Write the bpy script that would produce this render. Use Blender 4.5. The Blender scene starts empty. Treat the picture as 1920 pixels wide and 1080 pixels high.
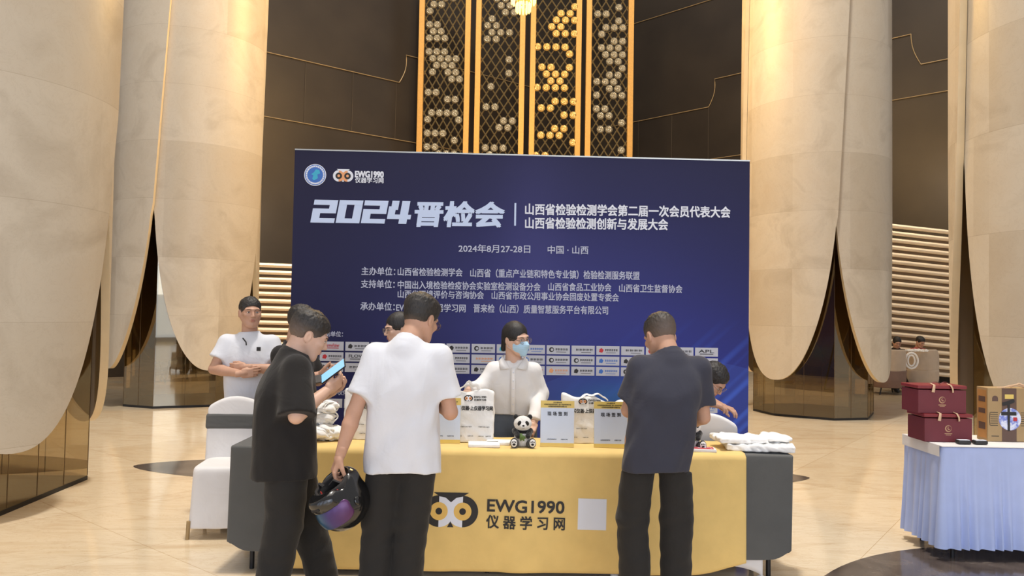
import bpy, bmesh, math, random
import numpy as np
from mathutils import Vector, Matrix
random.seed(7)
PI = math.pi
SC = bpy.context.scene
COL = SC.collection

# ------------------------------------------------------------------ camera
EYE = Vector((0.0, 0.0, 1.54))
FPX = 1400.0
PITCH = math.radians(1.92)
ROLL = math.radians(1.0)
_f = Vector((0, math.cos(PITCH), math.sin(PITCH)))
_r0 = Vector((1, 0, 0)); _u0 = Vector((0, -math.sin(PITCH), math.cos(PITCH)))
_up = (_u0*math.cos(ROLL) - _r0*math.sin(ROLL))
_rt = (_r0*math.cos(ROLL) + _u0*math.sin(ROLL))
cam_d = bpy.data.cameras.new('camera'); cam = bpy.data.objects.new('camera', cam_d); COL.objects.link(cam)
m = Matrix.Identity(4)
for i in range(3):
    m[i][0] = _rt[i]; m[i][1] = _up[i]; m[i][2] = -_f[i]; m[i][3] = EYE[i]
cam.matrix_world = m
cam_d.sensor_width = 36.0; cam_d.lens = FPX/1920*36.0
cam_d.clip_start = 0.05; cam_d.clip_end = 200
SC.camera = cam

def at(px, py, Y):
    """the place in the hall, at depth Y from the entrance line, that a sight line reaches"""
    d = _f*FPX + _rt*(px-960) - _up*(py-540)
    return EYE + d*(Y/d.y)

# ------------------------------------------------------------------ light
SC.view_settings.view_transform = 'Standard'
SC.view_settings.look = 'None'
SC.view_settings.gamma = 1.0
SC.view_settings.exposure = 0.0
SC.view_settings.use_curve_mapping = False

world = bpy.data.worlds.new('world'); SC.world = world; world.use_nodes = True
bgn = world.node_tree.nodes['Background']
bgn.inputs[0].default_value = (0.84, 0.82, 0.82, 1); bgn.inputs[1].default_value = 0.50

def lamp(name, kind, loc, target, energy, color, size=1.0, size_y=None, spot=None, blend=0.5):
    d = bpy.data.lights.new(name, kind); d.energy = energy; d.color = color
    if kind == 'AREA':
        d.size = size
        if size_y: d.shape = 'RECTANGLE'; d.size_y = size_y
    else:
        d.shadow_soft_size = size
    if spot: d.spot_size = math.radians(spot); d.spot_blend = blend
    o = bpy.data.objects.new(name, d); COL.objects.link(o); o.location = loc
    v = Vector(target) - Vector(loc)
    o.rotation_euler = v.to_track_quat('-Z', 'Y').to_euler()
    return o

lamp('ceiling_downlight', 'AREA', (0.3, 5.6, 24), (0.3, 5.6, 0), 4300, (1.0, 0.93, 0.84), 1.6)
lamp('ceiling_wash', 'AREA', (0, 3.0, 16), (0, 6.0, 0), 600, (1.0, 0.9, 0.78), 12, 8)
lamp('daylight_windows', 'AREA', (5.0, -7.0, 4.5), (0.0, 7, 1.4), 260, (0.80, 0.88, 1.0), 7, 5)
lamp('chandelier_glow', 'POINT', (0.15, 12.0, 7.8), (0, 12, 0), 1250, (1.0, 0.62, 0.22), 1.2)

# ------------------------------------------------------------------ materials
def lin(c):
    out = []
    for v in c[:3]:
        v = v/255.0
        out.append(v/12.92 if v <= 0.04045 else ((v+0.055)/1.055)**2.4)
    return (*out, 1.0)

class NT:
    def __init__(s, name):
        s.m = bpy.data.materials.new(name); s.m.use_nodes = True
        s.t = s.m.node_tree; s.b = s.t.nodes['Principled BSDF']
        s.out = s.t.nodes['Material Output']
    def n(s, typ, **kw):
        nd = s.t.nodes.new(typ)
        for k, v in kw.items(): setattr(nd, k, v)
        return nd
    def l(s, a, b): s.t.links.new(a, b)
    def ramp(s, fac, stops, interp='LINEAR'):
        r = s.n('ShaderNodeValToRGB'); cr = r.color_ramp; cr.interpolation = interp
        while len(cr.elements) < len(stops): cr.elements.new(0.5)
        for e, (p, c) in zip(cr.elements, stops): e.position = p; e.color = c
        s.l(fac, r.inputs[0]); return r.outputs[0]
    def math(s, op, a, b=None, c=None):
        nd = s.n('ShaderNodeMath', operation=op)
        for i, v in enumerate((a, b, c)):
            if v is None: continue
            if isinstance(v, (int, float)): nd.inputs[i].default_value = v
            else: s.l(v, nd.inputs[i])
        return nd.outputs[0]
    def mix(s, fac, a, b, typ='MIX'):
        nd = s.n('ShaderNodeMix', data_type='RGBA', blend_type=typ)
        for i, v in ((0, fac), (6, a), (7, b)):
            if isinstance(v, (int, float)): nd.inputs[i].default_value = v
            elif isinstance(v, tuple): nd.inputs[i].default_value = v
            else: s.l(v, nd.inputs[i])
        return nd.outputs[2]
    def coord(s, kind='Object'):
        if kind == 'World':
            return s.n('ShaderNodeNewGeometry').outputs['Position']
        return s.n('ShaderNodeTexCoord').outputs[kind]
    def noise(s, scale, detail=4, rough=.55, vec=None, dist=0):
        nd = s.n('ShaderNodeTexNoise'); nd.inputs['Scale'].default_value = scale
        nd.inputs['Detail'].default_value = detail; nd.inputs['Roughness'].default_value = rough
        nd.inputs['Distortion'].default_value = dist
        s.l(vec if vec is not None else s.coord(), nd.inputs['Vector']); return nd
    def bump(s, h, strength=.2, dist=.01):
        nd = s.n('ShaderNodeBump'); nd.inputs['Strength'].default_value = strength
        nd.inputs['Distance'].default_value = dist
        s.l(h, nd.inputs['Height']); s.l(nd.outputs[0], s.b.inputs['Normal'])

def simple(name, rgb, rough=.6, metal=0.0, var=.08, scale=12, bump=0.0, bscale=60, spec=None, coat=0, emit=None, sheen=0):
    s = NT(name); c = lin(rgb)
    if var > 0:
        nz = s.noise(scale)
        lo = tuple(v*(1-var) for v in c[:3])+(1,); hi = tuple(min(1, v*(1+var)) for v in c[:3])+(1,)
        s.l(s.ramp(nz.outputs[0], [(.3, lo), (.7, hi)]), s.b.inputs['Base Color'])
    else: s.b.inputs['Base Color'].default_value = c
    s.b.inputs['Roughness'].default_value = rough; s.b.inputs['Metallic'].default_value = metal
    if spec is not None: s.b.inputs['Specular IOR Level'].default_value = spec
    if coat: s.b.inputs['Coat Weight'].default_value = coat; s.b.inputs['Coat Roughness'].default_value = .05
    if sheen: s.b.inputs['Sheen Weight'].default_value = sheen
    if emit:
        s.b.inputs['Emission Color'].default_value = lin(emit[0]); s.b.inputs['Emission Strength'].default_value = emit[1]
    if bump: s.bump(s.noise(bscale, 5).outputs[0], bump, .004)
    return s.m

def mat_marble_column():
    s = NT('cream column marble'); co = s.coord()
    sep = s.n('ShaderNodeSeparateXYZ'); s.l(co, sep.inputs[0])
    ring = s.math('FLOOR', s.math('DIVIDE', s.math('ADD', sep.outputs[2], .35), .88))
    ang = s.math('FLOOR', s.math('MULTIPLY', s.math('ARCTAN2', sep.outputs[1], sep.outputs[0]), 1.35))
    cmb = s.n('ShaderNodeCombineXYZ'); s.l(ring, cmb.inputs[0]); s.l(ang, cmb.inputs[1])
    wn = s.n('ShaderNodeTexWhiteNoise', noise_dimensions='3D'); s.l(cmb.outputs[0], wn.inputs[0])
    tone = s.ramp(wn.outputs[0], [(0, lin((192, 180, 160))), (1, lin((208, 198, 180)))])
    n1 = s.noise(1.6, 6, .6, co, .8); v = s.ramp(n1.outputs[0], [(.32, lin((172, 156, 134))), (.5, (1, 1, 1, 1)), (.75, lin((228, 214, 196)))])
    c = s.mix(.28, tone, v, 'MULTIPLY')
    n2 = s.noise(5, 8, .7, co, 2.5)
    vein = s.ramp(n2.outputs[0], [(.485, (1, 1, 1, 1)), (.5, lin((176, 156, 130))), (.515, (1, 1, 1, 1))])
    c = s.mix(.16, c, vein, 'MULTIPLY')
    fr = s.math('FRACT', s.math('DIVIDE', s.math('ADD', sep.outputs[2], .35), .88))
    j = s.math('LESS_THAN', fr, .006)
    c = s.mix(s.math('MULTIPLY', j, .35), c, lin((150, 132, 108)))
    s.l(c, s.b.inputs['Base Color'])
    s.b.inputs['Roughness'].default_value = .38
    return s.m

def mat_floor():
    s = NT('polished floor marble'); co = s.coord('World')
    mp = s.n('ShaderNodeMapping'); s.l(co, mp.inputs[0]); mp.inputs['Rotation'].default_value = (0, 0, math.radians(38))
    br = s.n('ShaderNodeTexBrick'); s.l(mp.outputs[0], br.inputs[0]); br.offset = 0; br.squash = 1
    br.inputs['Scale'].default_value = 1; br.inputs['Mortar Size'].default_value = .0025; br.inputs['Brick Width'].default_value = 1.2
    br.inputs['Row Height'].default_value = 1.2; br.inputs['Bias'].default_value = 0
    br.inputs['Color1'].default_value = lin((220, 202, 172)); br.inputs['Color2'].default_value = lin((230, 214, 186)); br.inputs['Mortar'].default_value = lin((196, 172, 136))
    mp2 = s.n('ShaderNodeMapping'); s.l(co, mp2.inputs[0]); mp2.inputs['Rotation'].default_value = (0, 0, math.radians(25)); mp2.inputs['Scale'].default_value = (.7, 2.6, 1)
    nz = s.noise(1.5, 8, .62, mp2.outputs[0], 1.2)
    v = s.ramp(nz.outputs[0], [(.3, lin((206, 178, 142))), (.5, (1, 1, 1, 1)), (.72, lin((232, 216, 194)))])
    c = s.mix(.42, br.outputs[0], v, 'MULTIPLY')
    n2 = s.noise(2.2, 9, .7, mp2.outputs[0], 3)
    vein = s.ramp(n2.outputs[0], [(.488, (1, 1, 1, 1)), (.5, lin((190, 140, 90))), (.512, (1, 1, 1, 1))])
    c = s.mix(.35, c, vein, 'MULTIPLY')
    s.l(c, s.b.inputs['Base Color'])
    s.b.inputs['Roughness'].default_value = .11; s.b.inputs['Specular IOR Level'].default_value = .55
    return s.m

def mat_dark_marble():
    s = NT('dark inlay marble'); co = s.coord('World')
    nz = s.noise(2.5, 9, .65, co, 1.5)
    c = s.ramp(nz.outputs[0], [(.3, lin((66, 58, 56))), (.6, lin((98, 88, 82))), (.8, lin((122, 110, 98)))])
    mp = s.n('ShaderNodeMapping'); s.l(co, mp.inputs[0]); mp.inputs['Rotation'].default_value = (0, 0, -.7); mp.inputs['Scale'].default_value = (1, 4, 1)
    n2 = s.noise(5, 6, .6, mp.outputs[0], 1.5)
    v = s.ramp(n2.outputs[0], [(.66, (0, 0, 0, 1)), (.72, (1, 1, 1, 1))])
    c = s.mix(v, c, lin((168, 158, 146)))
    s.l(c, s.b.inputs['Base Color']); s.b.inputs['Roughness'].default_value = .12
    return s.m

def mat_wall_panel():
    s = NT('dark bronze wall panel'); co = s.coord('World')
    nz = s.noise(.8, 5, .5, co)
    s.l(s.ramp(nz.outputs[0], [(.3, lin((52, 45, 38))), (.7, lin((63, 55, 46)))]), s.b.inputs['Base Color'])
    s.b.inputs['Roughness'].default_value = .42; s.b.inputs['Metallic'].default_value = .25
    return s.m

def mat_glass():
    s = NT('smoked bronze glass'); nt = s.t; nt.nodes.remove(s.b)
    tr = s.n('ShaderNodeBsdfTransparent'); tr.inputs[0].default_value = (.72, .64, .49, 1)
    gl = s.n('ShaderNodeBsdfGlossy'); gl.inputs['Color'].default_value = (.82, .72, .54, 1); gl.inputs['Roughness'].default_value = .02
    fr = s.n('ShaderNodeFresnel'); fr.inputs[0].default_value = 1.6
    fac = s.math('ADD', s.math('MULTIPLY', fr.outputs[0], .7), .20)
    mx = s.n('ShaderNodeMixShader'); s.l(fac, mx.inputs[0]); s.l(tr.outputs[0], mx.inputs[1]); s.l(gl.outputs[0], mx.inputs[2])
    s.l(mx.outputs[0], s.out.inputs[0])
    return s.m

def mat_fabric(name, rgb, rough=.85, var=.05, wr=.25, wscale=6, sheen=.1):
    s = NT(name); co = s.coord(); c = lin(rgb)
    nz = s.noise(8, 4, .5, co)
    s.l(s.ramp(nz.outputs[0], [(.3, tuple(v*(1-var) for v in c[:3])+(1,)), (.7, tuple(min(1, v*(1+var)) for v in c[:3])+(1,))]), s.b.inputs['Base Color'])
    s.b.inputs['Roughness'].default_value = rough; s.b.inputs['Sheen Weight'].default_value = sheen
    s.b.inputs['Specular IOR Level'].default_value = .25
    n2 = s.noise(wscale, 3, .5, co, 1.0); n3 = s.noise(220, 2, .5, co)
    h = s.math('ADD', n2.outputs[0], s.math('MULTIPLY', n3.outputs[0], .03))
    s.bump(h, wr, .02)
    return s.m

MAT = {}
MAT['column'] = mat_marble_column(); MAT['floor'] = mat_floor(); MAT['inlay'] = mat_dark_marble()
MAT['wall'] = mat_wall_panel(); MAT['glass'] = mat_glass()
MAT['brass'] = simple('brushed brass', (206, 158, 84), .5, .35, .08, 30)
MAT['brass_line'] = simple('thin brass inlay', (172, 146, 104), .5, .3, .1, 10)
MAT['glass_joint'] = simple('bronze glass joint', (104, 82, 54), .4, .5, 0)
MAT['panel_joint'] = simple('dark panel joint', (86, 74, 58), .5, 0, 0)
MAT['petal_edge'] = simple('cream petal rim', (226, 204, 164), .3, 0, .05, 6)
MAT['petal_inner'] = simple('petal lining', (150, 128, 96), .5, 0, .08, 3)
MAT['louver'] = simple('cream louver slat', (232, 214, 188), .45, 0, .05, 5)
MAT['louver_back'] = simple('tan louver backing', (150, 124, 92), .7, 0, .08, 5)
MAT['grey_cloth'] = mat_fabric('slate grey cloth', (92, 92, 90))
MAT['yellow_cloth'] = mat_fabric('yellow tablecloth', (226, 194, 122), .7, .05, .35, 3)
MAT['white_cloth'] = mat_fabric('white cloth', (225, 222, 220), .8, .03, .3, 5)
MAT['cool_white'] = mat_fabric('white pleated skirt', (176, 190, 230), .75, .03, .2, 4)
MAT['canvas'] = mat_fabric('white cotton canvas', (238, 237, 234), .85, .03, .3, 14)
MAT['black_print'] = simple('black print', (38, 36, 36), .6, 0, 0)
MAT['white_print'] = simple('white print', (222, 226, 236), .6, 0, 0)
MAT['silver_print'] = simple('silver print', (196, 212, 240), .5, 0, 0)
MAT['grey_print'] = simple('grey print', (186, 190, 208), .6, 0, 0)
MAT['card'] = simple('pale grey sponsor card', (188, 190, 198), .6, 0, .02)
MAT['black_metal'] = simple('dark metal', (46, 46, 48), .4, .6, .05)
MAT['steel'] = simple('steel', (170, 168, 160), .3, .9, .05)
MAT['red_print'] = simple('red print', (190, 46, 52), .6, 0, 0)
MAT['blue_print'] = simple('blue print', (60, 110, 190), .6, 0, 0)
MAT['orange_print'] = simple('orange print', (226, 160, 110), .6, 0, 0)
MAT['teal_print'] = simple('teal print', (60, 170, 200), .6, 0, 0)

# ------------------------------------------------------------------ mesh helpers
def link(name, me, mats, parent=None, loc=None, smooth=False):
    o = bpy.data.objects.new(name, me); COL.objects.link(o)
    if not isinstance(mats, (list, tuple)): mats = [mats]
    for mm in mats: me.materials.append(MAT[mm] if isinstance(mm, str) else mm)
    if smooth:
        for p in me.polygons: p.use_smooth = True
    if parent is not None: o.parent = parent
    if loc is not None: o.location = loc
    return o

def tag(o, label=None, cat=None, group=None, kind=None):
    if label: o['label'] = label
    if cat: o['category'] = cat
    if group: o['group'] = group
    if kind: o['kind'] = kind
    return o

def empty(name, loc=(0, 0, 0), rz=0.0):
    o = bpy.data.objects.new(name, None); COL.objects.link(o)
    o.location = loc; o.rotation_euler = (0, 0, rz); o.empty_display_size = .1
    return o

class MB:
    """collects geometry of one mesh"""
    def __init__(s): s.v = []; s.f = []; s.mi = []
    def add(s, vs, fs, mi=0):
        b = len(s.v); s.v += [tuple(v) for v in vs]
        s.f += [tuple(i+b for i in f) for f in fs]; s.mi += [mi]*len(fs)
    def box(s, c, d, rz=0.0, mi=0, M=None, bev=0.0):
        if bev > 0:
            bm = bmesh.new(); bmesh.ops.create_cube(bm, size=1)
            for v in bm.verts: v.co = Vector((v.co.x*d[0], v.co.y*d[1], v.co.z*d[2]))
            bmesh.ops.bevel(bm, geom=bm.edges[:], offset=bev, segments=2, affect='EDGES', profile=.5)
            vs = [v.co.copy() for v in bm.verts]; fs = [[v.index for v in f.verts] for f in bm.faces]; bm.free()
        else:
            vs = [Vector((x*d[0]/2, y*d[1]/2, z*d[2]/2)) for z in (-1, 1) for y in (-1, 1) for x in (-1, 1)]
            fs = [(0, 2, 3, 1), (4, 5, 7, 6), (0, 1, 5, 4), (2, 6, 7, 3), (0, 4, 6, 2), (1, 3, 7, 5)]
        R = (M if M is not None else Matrix.Rotation(rz, 3, 'Z')).to_3x3()
        s.add([R @ v + Vector(c) for v in vs], fs, mi)
    def tube(s, pts, r, n=8, mi=0, closed=False, ry=None):
        pts = [Vector(p) for p in pts]; N = len(pts)
        rr = r if isinstance(r, (list, tuple)) else [r]*N
        vs = []; up = None
        for i, p in enumerate(pts):
            if closed: t = (pts[(i+1) % N]-pts[i-1])
            else: t = pts[min(i+1, N-1)]-pts[max(i-1, 0)]
            t = t.normalized() if t.length > 1e-9 else Vector((0, 0, 1))
            if up is None:
                up = Vector((0, 0, 1)) if abs(t.z) < .9 else Vector((1, 0, 0))
            a = t.cross(up)
            if a.length < 1e-6: a = t.orthogonal()
            a.normalize(); b = t.cross(a).normalized(); up = b if b.dot(up) > 0 else -b
            b = up; a = t.cross(b).normalized()
            for k in range(n):
                q = 2*PI*k/n
                vs.append(p + a*math.cos(q)*rr[i] + b*math.sin(q)*(rr[i] if ry is None else ry))
        fs = []
        for i in range(N if closed else N-1):
            j = (i+1) % N
            for k in range(n):
                fs.append((i*n+k, i*n+(k+1) % n, j*n+(k+1) % n, j*n+k))
        if not closed:
            fs.append(tuple(range(n-1, -1, -1))); fs.append(tuple((N-1)*n+k for k in range(n)))
        s.add(vs, fs, mi)
    def lathe(s, prof, c=(0, 0, 0), n=24, mi=0, M=None, sx=1, sy=1):
        vs = []; R = M.to_3x3() if M is not None else Matrix.Identity(3)
        for r, z in prof:
            for k in range(n):
                q = 2*PI*k/n
                vs.append(R @ Vector((r*math.cos(q)*sx, r*math.sin(q)*sy, z)) + Vector(c))
        fs = [(i*n+k, i*n+(k+1) % n, (i+1)*n+(k+1) % n, (i+1)*n+k) for i in range(len(prof)-1) for k in range(n)]
        if prof[0][0] > 1e-5: fs.append(tuple(range(n-1, -1, -1)))
        if prof[-1][0] > 1e-5: fs.append(tuple((len(prof)-1)*n+k for k in range(n)))
        s.add(vs, fs, mi)
    def ell(s, c, r, M=None, n=16, mi=0):
        prof = [(max(1e-4, math.sin(PI*i/(n//2))), -math.cos(PI*i/(n//2))) for i in range(n//2+1)]
        R = M.to_3x3() if M is not None else Matrix.Identity(3)
        vs = []
        for a, z in prof:
            for k in range(n):
                q = 2*PI*k/n
                vs.append(R @ Vector((a*math.cos(q)*r[0], a*math.sin(q)*r[1], z*r[2])) + Vector(c))
        fs = [(i*n+k, i*n+(k+1) % n, (i+1)*n+(k+1) % n, (i+1)*n+k) for i in range(len(prof)-1) for k in range(n)]
        s.add(vs, fs, mi)
    def prism(s, poly, z0, z1, M=None, mi=0):
        n = len(poly)
        vs = [Vector((x, y, z0)) for x, y in poly]+[Vector((x, y, z1)) for x, y in poly]
        if M is not None: vs = [M @ v for v in vs]
        fs = [tuple(range(n-1, -1, -1)), tuple(range(n, 2*n))]+[(k, (k+1) % n, n+(k+1) % n, n+k) for k in range(n)]
        s.add(vs, fs, mi)
    def grid(s, fn, nu, nv, mi=0, thick=None, close_u=False):
        vs = [Vector(fn(i/(nu-1 if not close_u else nu), j/(nv-1))) for j in range(nv) for i in range(nu)]
        fs = []
        for j in range(nv-1):
            for i in range(nu if close_u else nu-1):
                i2 = (i+1) % nu
                fs.append((j*nu+i, j*nu+i2, (j+1)*nu+i2, (j+1)*nu+i))
        s.add(vs, fs, mi)
    def build(s, name, mats, parent=None, loc=None, smooth=False, fix=True):
        me = bpy.data.meshes.new(name); me.from_pydata(s.v, [], s.f); me.update()
        for p, mi in zip(me.polygons, s.mi): p.material_index = mi
        if fix:
            bm = bmesh.new(); bm.from_mesh(me); bmesh.ops.remove_doubles(bm, verts=bm.verts, dist=1e-5)
            bmesh.ops.recalc_face_normals(bm, faces=bm.faces); bm.to_mesh(me); bm.free()
        o = link(name, me, mats, parent, loc)
        if smooth:
            for p in me.polygons: p.use_smooth = True
            if smooth != 'all': me.set_sharp_from_angle(angle=math.radians(smooth if smooth > 1 else 40))
        return o

def solidify(o, t, offset=-1):
    md = o.modifiers.new('thickness', 'SOLIDIFY'); md.thickness = t; md.offset = offset; return md

def text_mesh(body, bold=0.0, shear=0.0):
    cu = bpy.data.curves.new('lettering', 'FONT'); cu.body = body; cu.size = 1.0
    cu.offset = 0; cu.shear = shear; cu.resolution_u = 3; cu.extrude = .006
    ob = bpy.data.objects.new('t', cu); COL.objects.link(ob)
    dg = bpy.context.evaluated_depsgraph_get(); me = bpy.data.meshes.new_from_object(ob.evaluated_get(dg))
    bpy.data.objects.remove(ob); bpy.data.curves.remove(cu)
    return me

def lettering(body, mat, parent, place, w, h, bold=0.0, shear=0.0, name='lettering', label=None, anchor='l', ink=True):
    """place: Matrix (x along the writing, y up, z out of the surface) at the left-middle of the text; w,h its size"""
    me = text_mesh(body, bold, shear)
    co = np.empty(len(me.vertices)*3); me.vertices.foreach_get('co', co); co = co.reshape(-1, 3)
    mn = co.min(0); mx = co.max(0); sz = mx-mn
    sx = w/sz[0]; sy = h/sz[1] if h else sx
    co[:, 0] = (co[:, 0]-mn[0])*sx; co[:, 1] = (co[:, 1]-(mn[1]+mx[1])/2)*sy
    co[:, 2] = (co[:, 2]-mn[2])/max(sz[2], 1e-6)*.0012
    if anchor == 'c': co[:, 0] -= w/2
    me.vertices.foreach_set('co', co.ravel()); me.update(); me.name = name
    if bold > 0:                                     # heavier weight: the strokes repeated a hair's breadth around
        bm = bmesh.new(); bm.from_mesh(me); geo = bm.verts[:]+bm.edges[:]+bm.faces[:]
        e = bold*sy*1.0
        for i, (dx, dy) in enumerate(((e, e), (-e, e), (e, -e), (-e, -e))):
            r = bmesh.ops.duplicate(bm, geom=geo)
            for v in r['geom']:
                if isinstance(v, bmesh.types.BMVert): v.co += Vector((dx, dy, .00012*(i+1)))
        bm.to_mesh(me); bm.free()
    o = link(name, me, mat, parent); o.matrix_local = place
    if label: o['label'] = label
    return o
# ------------------------------------------------------------------ hall shell
def build_shell():
    b = MB(); b.add([(-22, -10, 0), (22, -10, 0), (22, 32, 0), (-22, 32, 0)], [(0, 1, 2, 3)])
    tag(b.build('floor', 'floor'), kind='structure')
    # dark leaf inlay under the desk
    b = MB(); n = 64
    cx, cy, a, w = -.36, 7.28, 3.27, .74
    b.add([(cx+a*math.cos(2*PI*k/n), cy+w*math.sin(2*PI*k/n)*abs(math.sin(2*PI*k/n))**.25, .0015) for k in range(n)], [tuple(range(n))])
    tag(b.build('trim_1', 'inlay'), kind='structure')
    # dark ring inlay at the lower right
    b = MB(); n = 96; c = (3.35, 3.25); ro, ri = 1.93, 1.3
    vs = [(c[0]+r*math.cos(2*PI*k/n), c[1]+r*math.sin(2*PI*k/n), .0015) for r in (ro, ri) for k in range(n)]
    b.add(vs, [(k, (k+1) % n, n+(k+1) % n, n+k) for k in range(n)])
    tag(b.build('trim_2', 'inlay'), kind='structure')
    # two dark walls receding to the middle
    D0 = 22.0; S = D0/18.5
    def wall_pt(px, z, side):
        u = 1-.00053*(px-885) if side < 0 else 1+.00055*(px-1350)
        Y = D0/u; p = at(px, 560, Y); return Vector((p.x, p.y, z))
    ZL = {'low': 1.54+3.96*S, 'mid': 1.54+5.3*S, 'up': 1.54+5.98*S, 'top': 1.54+8.04*S, 'low2': 1.54+4.65*S}
    L0, L1 = wall_pt(-250, 0, -1), wall_pt(1119, 0, -1)
    R0, R1 = wall_pt(1119, 0, 1), wall_pt(2100, 0, 1)
    for nm, a, c in (('wall_left', L0, L1), ('wall_right', R0, R1)):
        b = MB(); d = (c-a).normalized(); nrm = Vector((-d.y, d.x, 0))*.25
        b.add([a, c, c+nrm, a+nrm]+[q+Vector((0, 0, 14)) for q in (a, c, c+nrm, a+nrm)],
              [(0, 1, 5, 4), (1, 2, 6, 5), (2, 3, 7, 6), (3, 0, 4, 7), (4, 5, 6, 7), (3, 2, 1, 0)])
        wl = b.build(nm, 'wall'); tag(wl, kind='structure')
    # brass inlay lines with their curled steps, slightly proud of the wall
    def strip(nm, pts, r=.011, mt='brass_line'):
        o = MB(); o.tube([p+Vector((0, -.03, 0)) for p in pts], r, 6); tag(o.build(nm, mt, smooth=True), kind='structure')
    W = wall_pt
    strip('trim_3', [W(300, ZL['low'], -1), W(1000, ZL['low'], -1)])
    def step(pa, pb, z1, z2, side, bulge):
        return [W(pa+(pb-pa)*t+bulge*math.sin(PI*t), z1+(z2-z1)*t, side) for t in [i/8 for i in range(9)]]
    strip('trim_4', [W(300, ZL['mid'], -1), W(740, ZL['mid'], -1)]+step(740, 752, ZL['mid'], ZL['up'], -1, 5)+[W(1000, ZL['up'], -1)])
    strip('trim_5', [W(1120, ZL['low'], 1), W(1480, ZL['low'], 1)])
    strip('trim_6', [W(1120, ZL['mid'], 1), W(1325, ZL['mid'], 1)]+step(1325, 1336, ZL['mid'], ZL['up'], 1, 5)+[W(1707, ZL['up'], 1)]+step(1707, 1726, ZL['up'], ZL['mid'], 1, -5)+[W(2000, ZL['mid'], 1)])
    strip('trim_7', [W(1560, ZL['low2'], 1), W(2000, ZL['low2'], 1)])
    strip('trim_8', [W(1120, ZL['top'], 1), W(1500, ZL['top'], 1)])
    k = 9
    for px in (562, 652, 734):
        strip('trim_%d' % k, [W(px, ZL['low'], -1), W(px, ZL['mid'], -1)], .005, 'panel_joint'); k += 1
    for px in (1193, 1256, 1325, 1388):
        strip('trim_%d' % k, [W(px, ZL['low']-.5, 1), W(px, ZL['mid'], 1)], .005, 'panel_joint'); k += 1

def louver_wall(px0, px1, y0, y1, ztop, tilt, label, sag=0.0):
    """horizontal cream slats in front of a tan backing board"""
    A = at(px0, 590, y0); B = at(px1, 590, y1)
    A.z = B.z = 0
    root = empty('louver_screen', (A+B)/2)
    tag(root, label, 'louver screen')
    d = (B-A); L = d.length; ang = math.atan2(d.y, d.x); root.rotation_euler.z = ang
    b = MB()
    b.grid(lambda u, v: ((u-.5)*L, .12+sag*(2*u-1)**2, .25+v*(ztop-.3-.25)), 16, 2)
    bk = b.build('backing', 'louver_back', root); solidify(bk, .05)
    n = int((ztop-.35)/.165)
    for i in range(n+1):
        z = ztop-i*.165 - .06
        s = MB()
        def f(u, v):
            a = 2*PI*v
            x = (u-.5)*L
            return (x, sag*(2*u-1)**2 + .085*math.cos(a), z - tilt*x + .05*math.sin(a) - .12*.0)
        s.grid(f, 14, 13)
        s.build('slat', 'louver', root, smooth=True)
    c = root.location; lamp('louver_fill', 'AREA', (c.x, c.y-1.1, ztop+1.6), (c.x, c.y, ztop*.45), 60, (1.0, .88, .68), L, .2)  # fill lamp added to brighten the slats, no real fitting
    return root

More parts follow.
